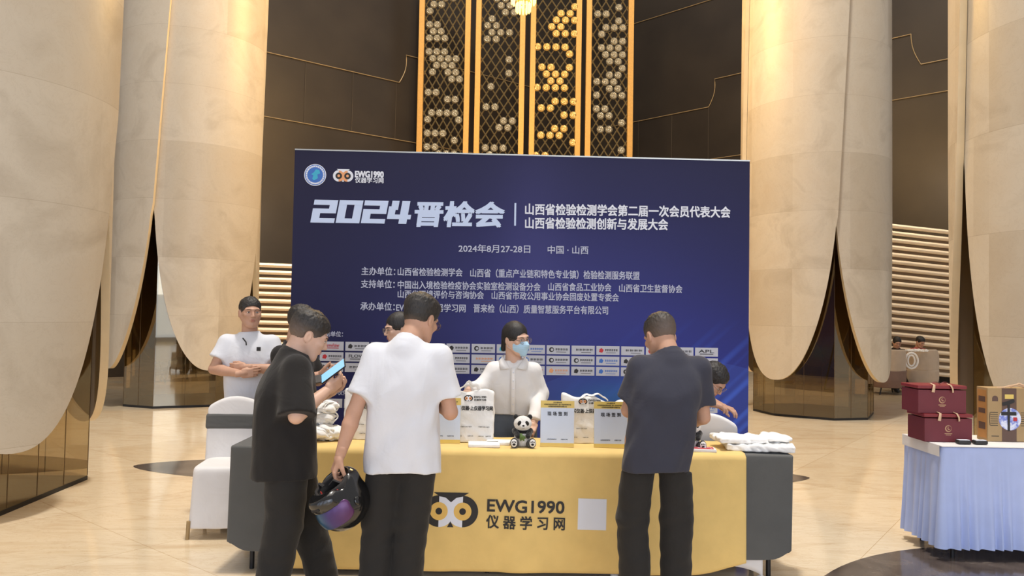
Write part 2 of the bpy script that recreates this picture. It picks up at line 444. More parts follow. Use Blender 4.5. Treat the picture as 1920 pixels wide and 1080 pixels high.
def petal_column(name, cx, cy, R, seam_deg, label, R_glass=1.0, corners=(), H=13.0, skew=0, zs=3.1, zt=.58):
    """seam_deg: bearing of one seam, measured from the direction towards the door (-Y), positive to the right"""
    root = empty(name, (cx, cy, 0)); tag(root, label, 'column', 'petal columns')
    th = .065
    zrows = [zt+(zs-zt)*(i/26)**2.1 for i in range(27)]+[zs+(H-zs)*i/12 for i in range(1, 13)]
    twist = math.radians(9)/3.6
    for k in range(4):
        mid = math.radians(seam_deg-45+90*k)
        b = MB(); NU = 25
        outer = []; inner = []
        for z in zrows:
            s = min(1, max(0, (z-zt)/(zs-zt)))
            w = math.radians(45)*(.5*s**.4+.5*math.sqrt(1-(1-s)**2)) if s > 0 else 0
            if s >= 1: w = math.radians(45.8)
            tws = twist*max(0, min(z, 9)-zs)
            ro = []; ri = []
            for i in range(NU):
                q = (i/(NU-1))*2-1
                a = mid + tws + w*q + math.radians(skew)*(1-s)**1.4
                rad = R + .035*q*(1 if z > zs else s)
                sa, ca = math.sin(a), -math.cos(a)
                ro.append((sa*rad, ca*rad, z)); ri.append((sa*(rad-th), ca*(rad-th), z))
            outer.append(ro); inner.append(ri)
        NV = len(zrows)
        vs = [p for r in outer for p in r]+[p for r in inner for p in r]; off = NV*NU
        fo = []; fi = []; fe = []
        for j in range(NV-1):
            for i in range(NU-1):
                fo.append((j*NU+i, j*NU+i+1, (j+1)*NU+i+1, (j+1)*NU+i))
                fi.append((off+j*NU+i, off+(j+1)*NU+i, off+(j+1)*NU+i+1, off+j*NU+i+1))
            for i in (0, NU-1):
                fe.append((j*NU+i, (j+1)*NU+i, off+(j+1)*NU+i, off+j*NU+i))
        b.add(vs, fo, 0); base = len(b.v)-len(vs)
        b.f += [tuple(x+base for x in f) for f in fi]; b.mi += [1]*len(fi)
        b.f += [tuple(x+base for x in f) for f in fe]; b.mi += [2]*len(fe)
        b.build('petal', ['column', 'petal_inner', 'petal_edge'], root, smooth=35)
    # truncated three-sided glass base
    g = empty('glass_base', (0, 0, 0)); g.parent = root
    g.name = 'glass_base'
    pts = [(math.sin(math.radians(a))*R_glass, -math.cos(math.radians(a))*R_glass) for a in corners]; NC = len(pts)
    b = MB()
    for k in range(NC):
        p, q = pts[k], pts[(k+1) % NC]
        b.add([(p[0], p[1], .03), (q[0], q[1], .03), (q[0], q[1], 3.05), (p[0], p[1], 3.05)], [(0, 1, 2, 3)])
    COL.objects.unlink(g); bpy.data.objects.remove(g)
    gl = b.build('glass_base', 'glass', root, fix=True)
    b = MB(); b.prism([(x*1.004, y*1.004) for x, y in pts], 0, .035); b.build('base_rim', 'black_metal', gl)
    b = MB()
    for k in range(NC):
        p, q = Vector(pts[k]), Vector(pts[(k+1) % NC]); n = 4 if (q-p).length > 1 else 2
        for i in range(n):
            c = p+(q-p)*i/n; b.box((c.x*1.002, c.y*1.002, 1.54), (.004, .004, 3.0))
    b.build('glazing_bar', 'glass_joint', gl)
    return root

def lattice_screen():
    root = empty('lattice_screen', (0, 20, 0)); 
    tag(root, 'tall brass lattice screen hung with round crystal discs behind the blue backdrop', 'screen')
    Y = 20.0
    pan = [(786, 873), (893, 976), (996, 1082), (1101, 1180)]
    z1 = at(960, -60, Y).z; z0 = at(960, 330, Y).z
    for k, (a, c) in enumerate(pan):
        for px in (a, c):
            p = at(px, 290, Y)
            b = MB(); b.box((p.x, 0, (z0+z1)/2), (.15, .16, z1-z0), bev=.01); b.build('mullion', 'brass', root)
        xa, xc = at(a, 290, Y).x, at(c, 290, Y).x
        b = MB(); stepx = .225; hh = .37; n = int((z1-z0)/hh)+1
        m = max(3, round((xc-xa)/stepx)); stepx = (xc-xa)/m
        for i in range(m):
            for j in range(n):
                x0 = xa+i*stepx; zz = z0+j*hh
                for (p, q) in (((x0, zz), (x0+stepx, zz+hh)), ((x0+stepx, zz), (x0, zz+hh))):
                    b.tube([(p[0], .0, p[1]), (q[0], 0, q[1])], .018, 4)
        b.build('lattice', 'lattice', root)
        # discs on the lattice crossings, in loose drifts
        rnd = random.Random(40+k); spots = []
        for j in range(1, n*2):
            for run in range(2):
                if rnd.random() < (.34 if run == 0 else .62): continue
                i = rnd.randrange(j % 2, m*2, 2)
                for q in range(rnd.choice((2, 2, 3))):
                    x = xa+(i+2*q)*stepx/2; z = z0+j*hh/2
                    if x < xa+.12 or x > xc-.12 or any(abs(x-a_)+abs(z-b_) < .1 for a_, b_ in spots) or len(spots) > 98: continue
                    spots.append((x, z))
        prof = [(.0001, -.03), (.08, -.03), (.105, 0), (.08, .03), (.0001, .03)]
        base = None
        for (x, z) in spots:
            if base is None:
                b = MB(); b.lathe(prof, n=14, M=Matrix.Rotation(PI/2, 3, 'X')); base = b.build('crystal_disc', 'crystal_lit' if k == 2 else 'crystal', root, smooth=30); o = base
            else:
                o = bpy.data.objects.new('crystal_disc', base.data); COL.objects.link(o); o.parent = root
            o.location = (x, -.05, z)
    return root

def chandelier():
    Y = 12.0; c = at(981, 24, Y)
    root = empty('chandelier', c); tag(root, 'gold crystal chandelier tip hanging at the very top between the columns', 'chandelier')
    tiers = [(0.03, .11), (.17, .19), (.38, .34), (.7, .55)]
    for z, r in tiers:
        b = MB(); n = 32
        b.tube([(r*math.cos(2*PI*k/n), r*math.sin(2*PI*k/n), z+.14) for k in range(n)], .012, 6, closed=True)
        b.tube([(r, 0, z+.14), (0, 0, z+.2), (-r, 0, z+.14)], .008, 6); b.tube([(0, r, z+.14), (0, 0, z+.2), (0, -r, z+.14)], .008, 6)
        ring = b.build('tier_ring', 'brass', root, smooth=True)
        m = int(8+r*40)
        d = MB(); d.lathe([(.001, -.08), (.016, -.06), (.02, .02), (.012, .075), (.001, .085)], n=6); dd = None
        for k in range(m):
            q = 2*PI*k/m; loc = (r*math.cos(q), r*math.sin(q), z+.05)
            if dd is None: dd = d.build('crystal_drop', 'glow_crystal', root); o = dd
            else:
                o = bpy.data.objects.new('crystal_drop', dd.data); COL.objects.link(o); o.parent = root
            o.location = loc
    b = MB(); b.tube([(0, 0, .1), (0, 0, 9)], .02, 8); b.build('stem', 'brass', root, smooth=True)
    return root

MAT['lattice'] = simple('dull gold lattice', (128, 112, 78), .5, .5, .1)
MAT['glow_crystal'] = simple('lit gold crystal', (255, 214, 130), .2, 0, 0, emit=((255, 196, 92), 5.0))
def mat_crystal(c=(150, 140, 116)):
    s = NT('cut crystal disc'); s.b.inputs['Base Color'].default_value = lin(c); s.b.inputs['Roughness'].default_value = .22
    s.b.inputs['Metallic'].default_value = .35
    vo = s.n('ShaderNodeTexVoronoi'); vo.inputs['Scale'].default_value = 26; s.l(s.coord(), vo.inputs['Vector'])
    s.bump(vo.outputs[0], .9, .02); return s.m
MAT['crystal'] = mat_crystal(); MAT['crystal_lit'] = mat_crystal((226, 184, 104))  # second crystal: golden lamplight on the third panel put into the disc colour

build_shell()
OCT = (-27, 27, 63, 117, 153, 207, 243, 297)
petal_column('petal_column', -4.45, 5.9, 1.14, 13, 'nearest cream marble column at the far left of the hall, cut off by the edge', 1.05, (47, 137, 227, 317), zt=.49)
petal_column('petal_column', -5.36, 12.3, 1.14, -2.5, 'cream marble petal column standing left of the blue backdrop', .96, [a+25 for a in OCT])
petal_column('petal_column', 4.97, 12.3, 1.14, -6, 'cream marble petal column standing just right of the blue backdrop', .96, [a-31 for a in OCT])
petal_column('petal_column', 5.2, 6.6, 1.14, -9, 'cream marble column at the far right behind the gift table', 1.0, (-50, 40, 130, 220))
louver_wall(470, 600, 17.15, 17.45, 2.60, .01, 'cream slatted louver screen between the left column and the backdrop')
louver_wall(1600, 1810, 17.0, 17.3, 3.72, .075, 'cream slatted louver screen behind the seated people on the right', .0)
lattice_screen()
chandelier()

# daylight windows of the entrance front behind the photographer
def entrance_front():
    wm = simple('entrance wall plaster', (180, 164, 140), .7, 0, .05, 2)
    b = MB(); b.box((0, -10.2, 5), (44, .3, .8)); b.box((0, -10.2, 9.5), (44, .3, 2))
    for x in (-21, -13, -5, 3, 11, 19): b.box((x, -10.2, 5), (1.6, .3, 10))
    tag(b.build('wall_back', wm), kind='structure')
    gm = simple('daylit window pane', (225, 236, 255), .3, 0, 0, emit=((205, 224, 255), 1.6))
    for i, x in enumerate((-17, -9, -1, 7, 15)):
        b = MB(); b.box((x, -10.25, 4.3), (6.4, .05, 8.2)); tag(b.build('window_%d' % (i+1), gm), kind='structure')
entrance_front()
# ------------------------------------------------------------------ smooth solid modelling (distance fields meshed on a grid)
V3 = lambda *a: np.array(a, dtype=np.float32)
def rc(p, a, b, ra, rb):
    a = np.asarray(a, np.float32); b = np.asarray(b, np.float32); ab = b-a; L = float(ab@ab)+1e-12
    t = np.clip(((p-a)@ab)/L, 0, 1)
    q = p-a-t[:, None]*ab
    return np.sqrt((q*q).sum(1))-(ra+(rb-ra)*t)
def el(p, c, r, R=None):
    q = p-np.asarray(c, np.float32)
    if R is not None: q = q@np.asarray(R, np.float32)
    r = np.asarray(r, np.float32)
    k0 = np.sqrt(((q/r)**2).sum(1)); k1 = np.sqrt(((q/(r*r))**2).sum(1))+1e-9
    return k0*(k0-1)/k1
def rbox(p, c, hsz, rad, R=None):
    q = p-np.asarray(c, np.float32)
    if R is not None: q = q@np.asarray(R, np.float32)
    q = np.abs(q)-(np.asarray(hsz, np.float32)-rad)
    return np.sqrt((np.maximum(q, 0)**2).sum(1))+np.minimum(q.max(1), 0)-rad
def smin(a, b, k):
    h = np.clip(.5+.5*(b-a)/k, 0, 1)
    return b+(a-b)*h-k*h*(1-h)
def smax(a, b, k): return -smin(-a, -b, k)
def loft(p, st, n=2.4, cap=.02):
    """st rows: z, cx, cy, rx, ry"""
    st = np.asarray(st, np.float32); z = p[:, 2]
    zz = np.linspace(st[0, 0], st[-1, 0], 97); K = np.hanning(17)[1:-1]; K = K/K.sum()
    tab = []
    for i in (1, 2, 3, 4):
        t = np.interp(zz, st[:, 0], st[:, i]); e = np.concatenate([2*t[0]-t[7:0:-1], t, 2*t[-1]-t[-2:-9:-1]]); tab.append(np.convolve(e, K, 'valid'))
    cx, cy, rx, ry = (np.interp(z, zz, t).astype(np.float32) for t in tab)
    q = (np.abs((p[:, 0]-cx)/rx)**n+np.abs((p[:, 1]-cy)/ry)**n)**(1/n)
    d = (q-1)*np.minimum(rx, ry)
    return smax(smax(d, z-st[-1, 0], cap), st[0, 0]-z, .004)
def wob(p, s, seed=0, sx=1, sy=1, sz=1):
    r = np.random.RandomState(seed); o = r.uniform(0, 6, 9)
    x = p[:, 0]*s*sx; y = p[:, 1]*s*sy; z = p[:, 2]*s*sz
    a = np.sin(x*1.0+o[0]+1.7*np.sin(z*.53+o[1]))*np.sin(z*.71+o[2]+1.3*np.sin(x*.61+y*.8+o[3]))
    b = np.sin((x+z)*1.31+o[4]+1.2*np.sin(y*1.1+o[5]))*np.sin((z-y)*.87+o[6])
    return .6*a+.4*b

def nets(fn, lo, hi, h, block=6):
    lo = np.asarray(lo, float)-2*h; hi = np.asarray(hi, float)+2*h
    n = np.ceil((hi-lo)/h/block).astype(int)*block+1
    nb = (n-1)//block
    H = h*block
    gx = [lo[i]+H*(np.arange(nb[i])+.5) for i in range(3)]
    C = np.stack(np.meshgrid(*gx, indexing='ij'), -1).reshape(-1, 3).astype(np.float32)
    dc = fn(C)
    V = np.empty(n, np.float32)
    big = np.repeat(np.repeat(np.repeat(dc.reshape(nb), block, 0), block, 1), block, 2)
    V[:-1, :-1, :-1] = big; V[-1] = V[-2]; V[:, -1] = V[:, -2]; V[:, :, -1] = V[:, :, -2]
    near = np.abs(dc) < H*1.35+.035
    idx = np.argwhere(near.reshape(nb))
    if len(idx) == 0: return np.zeros((0, 3)), np.zeros((0, 4), int)
    off = np.stack(np.meshgrid(*[np.arange(block+1)]*3, indexing='ij'), -1).reshape(-1, 3)
    for c0 in range(0, len(idx), 600):
        G = (idx[c0:c0+600, None, :]*block+off[None]).reshape(-1, 3)
        P = (lo+G*h).astype(np.float32)
        V[G[:, 0], G[:, 1], G[:, 2]] = fn(P)
    V[0] = V[-1] = 1; V[:, 0] = V[:, -1] = 1; V[:, :, 0] = V[:, :, -1] = 1
    S = V < 0
    cs = [S[i:n[0]-1+i, j:n[1]-1+j, k:n[2]-1+k] for i in (0, 1) for j in (0, 1) for k in (0, 1)]
    cnt = np.zeros(tuple(n-1), np.uint8)
    for c in cs: cnt += c
    act = np.argwhere((cnt > 0) & (cnt < 8))
    ids = -np.ones(tuple(n-1), np.int64); ids[act[:, 0], act[:, 1], act[:, 2]] = np.arange(len(act))
    cor = np.array([(i, j, k) for i in (0, 1) for j in (0, 1) for k in (0, 1)])
    cv = np.stack([V[act[:, 0]+c[0], act[:, 1]+c[1], act[:, 2]+c[2]] for c in cor], 1)
    acc = np.zeros((len(act), 3)); num = np.zeros(len(act))
    for a in range(8):
        for b in range(a+1, 8):
            if np.abs(cor[a]-cor[b]).sum() != 1: continue
            va, vb = cv[:, a], cv[:, b]; mk = (va < 0) != (vb < 0)
            t = np.where(mk, va/np.where(va-vb == 0, 1, va-vb), 0)
            acc += np.where(mk[:, None], cor[a]+t[:, None]*(cor[b]-cor[a]), 0); num += mk
    P = lo+(act+acc/np.maximum(num, 1)[:, None])*h
    quads = []
    for ax in range(3):
        sl0 = [slice(1, -1)]*3; sl1 = [slice(1, -1)]*3
        sl0[ax] = slice(0, -1); sl1[ax] = slice(1, None)
        A = S[tuple(sl0)]; B = S[tuple(sl1)]
        e = np.argwhere(A != B); sgn = A[e[:, 0], e[:, 1], e[:, 2]]
        o = np.ones(3, int); o[ax] = 0; e = e+o
        u, v = [(1, 2), (2, 0), (0, 1)][ax]
        du = np.zeros(3, int); du[u] = 1; dv = np.zeros(3, int); dv[v] = 1
        q = [e-du-dv, e-dv, e, e-du]
        q = np.stack([ids[x[:, 0], x[:, 1], x[:, 2]] for x in q], 1)
        q[~sgn] = q[~sgn][:, ::-1]
        quads.append(q)
    Q = np.concatenate(quads); Q = Q[(Q >= 0).all(1)]
    return P, Q

def sdf_mesh(name, parts, mat, parent=None, loc=None, colour=None):
    """parts: list of (fn, lo, hi, h) meshed and kept together as one mesh"""
    Vs, Qs = [], []; base = 0
    for fn, lo, hi, h in parts:
        P, Q = nets(fn, lo, hi, h); Vs.append(P); Qs.append(Q+base); base += len(P)
    P = np.concatenate(Vs); Q = np.concatenate(Qs)
    me = bpy.data.meshes.new(name)
    me.vertices.add(len(P)); me.vertices.foreach_set('co', P.astype(np.float32).ravel())
    me.loops.add(len(Q)*4); me.loops.foreach_set('vertex_index', Q.astype(np.int32).ravel())
    me.polygons.add(len(Q)); me.polygons.foreach_set('loop_start', np.arange(0, len(Q)*4, 4, dtype=np.int32))
    me.polygons.foreach_set('loop_total', np.full(len(Q), 4, np.int32))
    me.update(calc_edges=True); me.validate()
    me.polygons.foreach_set('use_smooth', np.ones(len(me.polygons), bool))
    return link(name, me, mat, parent, loc)

def ngon(mb, cx, cy, r, z, mi, n=40, a0=0, a1=2*PI, M=None, ry=None):
    pts = [Vector((cx+r*math.cos(a0+(a1-a0)*k/n), cy+(ry or r)*math.sin(a0+(a1-a0)*k/n), z)) for k in range(n if abs(a1-a0-2*PI) < 1e-6 else n+1)]
    if M is not None: pts = [M @ p for p in pts]
    mb.add(pts, [tuple(range(len(pts)))], mi)
def flat(mb, pts, z, mi):
    mb.add([Vector((x, y, z)) for x, y in pts], [tuple(range(len(pts)))], mi)

def owl(name, parent, M, s, dark, white, eye):
    """the owl emblem; s = metres per 100 units"""
    b = MB(); c = .22; R = .29
    for sx in (-1, 1): ngon(b, sx*c, 0, R, .0002*(1.5+sx*.2), 0)
    # white body: the part of both circles between the eye centres
    for sx in (-1, 1):
        a = math.acos(c/R)
        pts = []
        for k in range(13):
            q = PI/2+(math.pi/2-math.acos(min(1, c/R)))*0
        top = [(sx*c*(1-k/12), math.sqrt(max(0, R*R-(c-c*(1-k/12))**2))) for k in range(13)]
        pts = top+[(x, -y) for x, y in reversed(top)]
        if sx < 0: pts = pts[::-1]
        flat(b, pts, .0006, 1)
        ngon(b, sx*c, 0, .165, .0009, 2); ngon(b, sx*c, 0, .062, .0012, 0)
    flat(b, [(-.33, .345), (-.21, .27), (-.1, .25), (0, .165), (.1, .25), (.21, .27), (.33, .345)], .0008, 0)
    flat(b, [(-.06, -.29), (.06, -.29), (0, -.18)], .0008, 0)
    b.v = [(x*s, y*s, z) for x, y, z in b.v]
    o = b.build(name, [dark, white, eye], parent, fix=False)
    o.matrix_local = M
    return o
# ------------------------------------------------------------------ printed backdrop
def mat_backdrop(W, Hh):
    s = NT('printed deep blue backdrop'); co = s.coord(); sep = s.n('ShaderNodeSeparateXYZ'); s.l(co, sep.inputs[0])
    u = s.math('DIVIDE', sep.outputs[0], W); v = s.math('DIVIDE', sep.outputs[2], Hh)
    def blob(cu, cv, ru, rv):
        a = s.math('DIVIDE', s.math('SUBTRACT', u, cu), ru); b = s.math('DIVIDE', s.math('SUBTRACT', v, cv), rv)
        d = s.math('ADD', s.math('MULTIPLY', a, a), s.math('MULTIPLY', b, b))
        return s.math('DIVIDE', 1.0, s.math('ADD', 1.0, s.math('POWER', d, 1.5)))
    nz = s.noise(.9, 3, .5, co)
    c = s.ramp(v, [(0, lin((30, 32, 84))), (.5, lin((30, 29, 54))), (1, lin((34, 33, 52)))])
    c = s.mix(s.math('MULTIPLY', blob(.60, .42, .30, .34), .85), c, lin((58, 60, 120)))
    c = s.mix(s.math('MULTIPLY', blob(.85, .2, .3, .32), .75), c, lin((48, 56, 150)))
    c = s.mix(s.math('MULTIPLY', blob(.52, .55, .07, .4), .35), c, lin((76, 76, 136)))
    c = s.mix(s.math('MULTIPLY', blob(.72, .26, .10, .05), .5), c, lin((50, 120, 170)))
    # diagonal light streaks to the lower right
    t = s.math('ADD', s.math('MULTIPLY', u, 1.0), s.math('MULTIPLY', v, -.78))
    wv = s.math('SINE', s.math('MULTIPLY', t, 70.0)); wv2 = s.math('SINE', s.math('MULTIPLY', t, 187.0))
    st = s.math('MAXIMUM', s.math('ADD', s.math('MULTIPLY', wv, .6), s.math('MULTIPLY', wv2, .5)), 0)
    st = s.math('MULTIPLY', st, blob(.98, .3, .16, .24))
    st = s.math('MULTIPLY', st, s.math('MULTIPLY', s.math('MAXIMUM', s.math('SUBTRACT', .52, v), 0), 4.5))
    c = s.mix(s.math('MULTIPLY', st, .5), c, lin((72, 110, 226)))
    # pale arc
    du = s.math('MULTIPLY', s.math('SUBTRACT', u, .83), W); dv = s.math('MULTIPLY', s.math('ADD', v, .56), Hh)
    r = s.math('SQRT', s.math('ADD', s.math('MULTIPLY', du, du), s.math('MULTIPLY', dv, dv)))
    ins = s.math('MULTIPLY', s.math('LESS_THAN', r, 2.82), .16)
    c = s.mix(s.math('MULTIPLY', ins, s.math('GREATER_THAN', u, .45)), c, lin((80, 110, 200)))
    s.l(c, s.b.inputs['Base Color']); s.b.inputs['Roughness'].default_value = .55; s.b.inputs['Specular IOR Level'].default_value = .2
    return s.m

def backdrop():
    TL = at(553, 281, 6.65); TR = at(1406, 303, 6.80)
    d = Vector((TR.x-TL.x, TR.y-TL.y, 0)); W = d.length; d.normalize(); Hh = (TL.z+TR.z)/2
    root = empty('backdrop', (TL.x, TL.y, 0), math.atan2(d.y, d.x))
    tag(root, 'wide deep blue printed backdrop with white Chinese lettering standing behind the desk', 'backdrop')
    Mi = Matrix.Translation((TL.x, TL.y, 0)) @ Matrix.Rotation(math.atan2(d.y, d.x), 4, 'Z'); Inv = Mi.inverted()
    nrm = Vector((d.y, -d.x, 0))
    def loc(px, py):
        q = at(px, py, 6.7); dr = q-EYE; t = (Vector((TL.x, TL.y, 0))-EYE).dot(nrm)/dr.dot(nrm)
        w = Inv @ (EYE+dr*t); return w.x, w.z
    MAT['backdrop'] = mat_backdrop(W, Hh)
    b = MB(); b.box((W/2, .035, Hh/2), (W, .07, Hh)); b.build('printed_panel', 'backdrop', root)
    b = MB()
    for (a, c) in (((0, .04, Hh+.006), (W, .085, .012)), ): b.box((W/2, .04, Hh+.006), c)
    b.build('top_rail', 'steel', root)
    for x in (.4, W/2, W-.4):
        b = MB(); b.tube([(x, .08, Hh-.3), (x, .9, .03)], .018, 8); b.tube([(x, .08, .03), (x, .9, .03)], .018, 8); b.build('brace', 'black_metal', root, smooth=True)
    FR = Matrix.Rotation(PI/2, 4, 'X')    # text plane: x along the panel, y up
    def T(body, x0, x1, yl, yr, h, mat='grey_print', bold=.012, shear=0):
        u0, z0 = loc(x0, yl); u1, z1 = loc(x1, yr)
        ang = math.atan2(z1-z0, u1-u0)
        M = Matrix.Translation((u0, -.001, z0)) @ FR @ Matrix.Rotation(ang, 4, 'Z')
        return lettering(body, mat, root, M, u1-u0, h/1400*6.73, bold, shear)
    # blocky slanted 2024
    glyph = {'2': [(0, .78, 1, 1), (.68, .42, 1, .8), (0, .42, 1, .62), (0, 0, .34, .6), (0, 0, 1, .2)],
             '0': [(0, 0, .34, 1), (.66, 0, 1, 1), (0, 0, 1, .2), (0, .8, 1, 1)],
             '4': [(.52, 0, .86, 1), (0, .2, 1, .4), (0, .3, .3, .75), (.1, .6, .4, 1)]}
    b = MB()
    u0, z0 = loc(586, 396); u1, z1 = loc(776, 398.5); hh = 43/1400*6.7; gw = (u1-u0)/4*.93; gp = (u1-u0-gw-.02)/3
    for i, ch in enumerate('2024'):
        kk = 0
        for (xa, ya, xb, yb) in glyph[ch]:
            pts = []
            for x, y in ((xa, ya), (xb, ya), (xb, yb), (xa, yb)):
                pts.append((u0+i*gp+x*gw+(y-.5)*hh*.16, z0+(z1-z0)*(i+.5)/4+(y-.5)*hh))
            yk = -.002-.0004*kk; kk += 1
            b.add([(p[0], yk, p[1]) for p in pts]+[(p[0], 0, p[1]) for p in pts], [(0, 1, 2, 3), (0, 4, 5, 1), (1, 5, 6, 2), (2, 6, 7, 3), (3, 7, 4, 0)])
    b.build('lettering', 'silver_print', root, fix=False)
    T('晋检会', 779, 945, 401, 402.5, 46, 'silver_print', .035, .12)
    b = MB(); u, z = loc(966, 402); b.box((u, -.001, z), (.016, .004, .205)); b.build('divider_bar', 'silver_print', root)
    T('山西省检验检测学会第二届一次会员代表大会', 985, 1369, 392, 398, 21, 'white_print', .022)
    T('山西省检验检测创新与发展大会', 985, 1252, 418, 421, 21, 'white_print', .022)
    T('2024年8月27-28日', 860, 994, 465.5, 467, 15)
    T('中国 · 山西', 1027, 1103, 468, 469, 15)
    T('主办单位：', 678, 741, 508, 509, 15); T('山西省检验检测学会', 746, 867, 509, 511, 15)
    T('山西省（重点产业链和特色专业镇）检验检测服务联盟', 882, 1199, 511.5, 517, 16)
    T('支持单位：', 677, 740, 532, 533, 15); T('中国出入境检验检疫协会实验室检测设备分会', 746, 1013, 533.5, 538, 15)
    T('山西省食品工业协会', 1028, 1146, 537.5, 539, 15); T('山西省卫生监督协会', 1161, 1279, 540, 542, 15)
    T('山西省环境评价与咨询协会', 746, 907, 551, 553.5, 15); T('山西省市政公用事业协会固废处置专委会', 922, 1160, 553.5, 558, 15)
    T('承办单位：', 676, 740, 574, 575, 15); T('EWG1990仪器学习网', 743, 873, 576, 578, 15)
    T('晋来检（山西）质量智慧服务平台有限公司', 888, 1140, 578, 582, 16)
    T('赞助单位：', 600, 643, 625.5, 626.5, 10); T('年度合作伙伴：', 597, 655, 735, 736, 10)
    # round seal and owl emblem
    b = MB(); u, z = loc(591, 328); r = .098
    for rr, zz, mi in ((r, 0, 0), (r*.93, .0006, 1), (r*.86, .001, 0), (r*.72, .0014, 2)):
        ngon(b, 0, 0, rr, zz, mi, 48)
    flat(b, [(.05*x, .05*y) for x, y in ((.1, 1), (.7, .9), (.9, .3), (.4, .1), (.5, -.6), (-.2, -1), (-.5, -.7), (-.3, -.1), (-.7, .1), (-.2, .5))], .0018, 3)
    for k in range(24):
        a = 2*PI*k/24
        if 4.2 < a < 5.2: continue
        b.add([Vector((math.cos(a)*r*.79+dx, math.sin(a)*r*.79+dy, .0022)) for dx, dy in ((-.003, -.003), (.003, -.003), (.003, .003), (-.003, .003))], [(0, 1, 2, 3)], 2)
    o = b.build('round_seal', ['white_print', 'blue_print', 'blue_print', 'teal_print'], root, fix=False); o.matrix_local = Matrix.Translation((u, -.001, z)) @ FR
    u, z = loc(643.5, 330)
    owl('owl_emblem', root, Matrix.Translation((u, -.002, z)) @ FR, .178, 'white_print', 'orange_print', 'black_print')
    b = MB()
    for sx in (-1, 1): ngon(b, sx*.039, 0, .026, .0026, 0, 20); ngon(b, sx*.039, 0, .012, .0030, 1, 16)
    o = b.build('owl_eyes', ['black_print', 'orange_print'], root, fix=False); o.matrix_local = Matrix.Translation((u, -.002, z)) @ FR
    T('EWG1990', 666, 719, 326.5, 327.5, 11, 'white_print', .04); T('仪器学习网', 666, 719, 337.5, 338.5, 10, 'white_print', .02)
    # sponsor cards
    ua, za = loc(600, 640); ub, zb = loc(1349, 652.5); n = 16; cw = (ub-ua)/(n-.06/.2*.2); cw = (ub-ua)/n
    rowp = 19.7/1400*6.7; ch = 16.6/1400*6.7
    logos = {(0, 0): ('ThermoFisher', 'red_print', 0), (0, 15): ('APL', 'black_print', 0), (1, 1): ('FLOW', 'black_print', 0), (3, 0): ('ThermoFisher', 'red_print', 0),
             (2, 0): ('NOVA', 'black_print', 0)}
    rnd = random.Random(3)
    for r_ in range(4):
        for c_ in range(n):
            if r_ == 2 and c_ > 13: continue
            zt = za+(zb-za)*(c_/15.)
            z = zt-ch/2-r_*rowp if r_ < 3 else zt-ch/2-106/1400*6.7
            x = ua+c_*cw+cw*.47
            g = MB(); g.box((0, 0, 0), (cw*.93, .003, ch)); card = g.build('sponsor_card', 'card', root); card.location = (x, -.0015, z)
            Mx = Matrix.Translation((-cw*.32, -.0017, .008)) @ FR
            k = logos.get((r_, c_))
            if k:
                lettering(k[0], k[1], card, Mx, cw*.62, ch*.34, .01)
                g = MB(); g.box((0, -.002, -.018), (cw*.55, .001, .006)); g.build('small_print', 'black_print' if k[1] != 'red_print' else 'red_print', card)
                continue
            g = MB(); col = rnd.choice(['blue_print', 'black_print', 'black_print', 'red_print', 'teal_print', 'orange_print', 'black_print'])
            kind = rnd.random()
            if kind < .7:
                Mq = Matrix.Translation((-cw*.27, -.0018, 0)) @ FR
                if kind < .35:
                    g2 = MB(); ngon(g2, 0, 0, .022, 0, 0, 20); ngon(g2, .004, 0, .012, .0004, 1, 16)
                    o = g2.build('logo_mark', [col, 'card'], card, fix=False); o.matrix_local = Mq
                else:
                    g2 = MB(); flat(g2, [(-.02, -.015), (.01, -.02), (.022, .004), (.004, .022), (-.016, .012)], 0, 0)
                    o = g2.build('logo_mark', [col], card, fix=False); o.matrix_local = Mq
                xs = -cw*.12
            else: xs = -cw*.3
            m_ = rnd.randint(4, 6); wch = (cw*.4-xs)/m_*.8
            for i in range(m_):
                x_ = xs+(cw*.4-xs)*(i+.5)/m_
                g.box((x_, -.0018, .008), (wch, .0006, .006)); g.box((x_, -.0018, -.001), (wch, .0006, .004)); g.box((x_-wch*.3, -.0018, .004), (.004, .0006, .02))
            g.box((cw*.12, -.0018, -.02), (cw*.4, .0006, .004))
            g.build('small_print', col if rnd.random() < .4 else 'black_print', card)
    return root
backdrop()

# ------------------------------------------------------------------ desk: folding tables, cloths
TZ = .73; TX0, TX1 = -1.645, 1.68; TY0, TY1 = 4.42, 4.86
def folding_table(x0, x1, label):
    root = empty('folding_table', ((x0+x1)/2, (TY0+TY1)/2, 0)); tag(root, label, 'table', 'folding tables under the grey cloth')
    w = x1-x0; dd = TY1-TY0-.03
    b = MB(); b.box((0, 0, TZ-.02), (w, dd, .03), bev=.006); b.build('tabletop', 'steel', root)
    for sx in (-1, 1):
        for sy in (-1, 1):
            x = sx*(w/2-.12); y = sy*(dd/2-.05)
            b = MB(); b.tube([(x, y, TZ-.036), (x, y, .0)], .014, 10); b.build('leg', 'black_metal', root, smooth=True)
        b = MB(); b.tube([(sx*(w/2-.12), -dd/2+.05, .12), (sx*(w/2-.12), dd/2-.05, .12)], .01, 8); b.build('crossbar', 'black_metal', root, smooth=True)
folding_table(TX0+.01, 0.0, 'folding table under the left half of the grey cloth, thin dark legs showing')
folding_table(0.012, TX1-.01, 'folding table under the right half of the grey cloth')

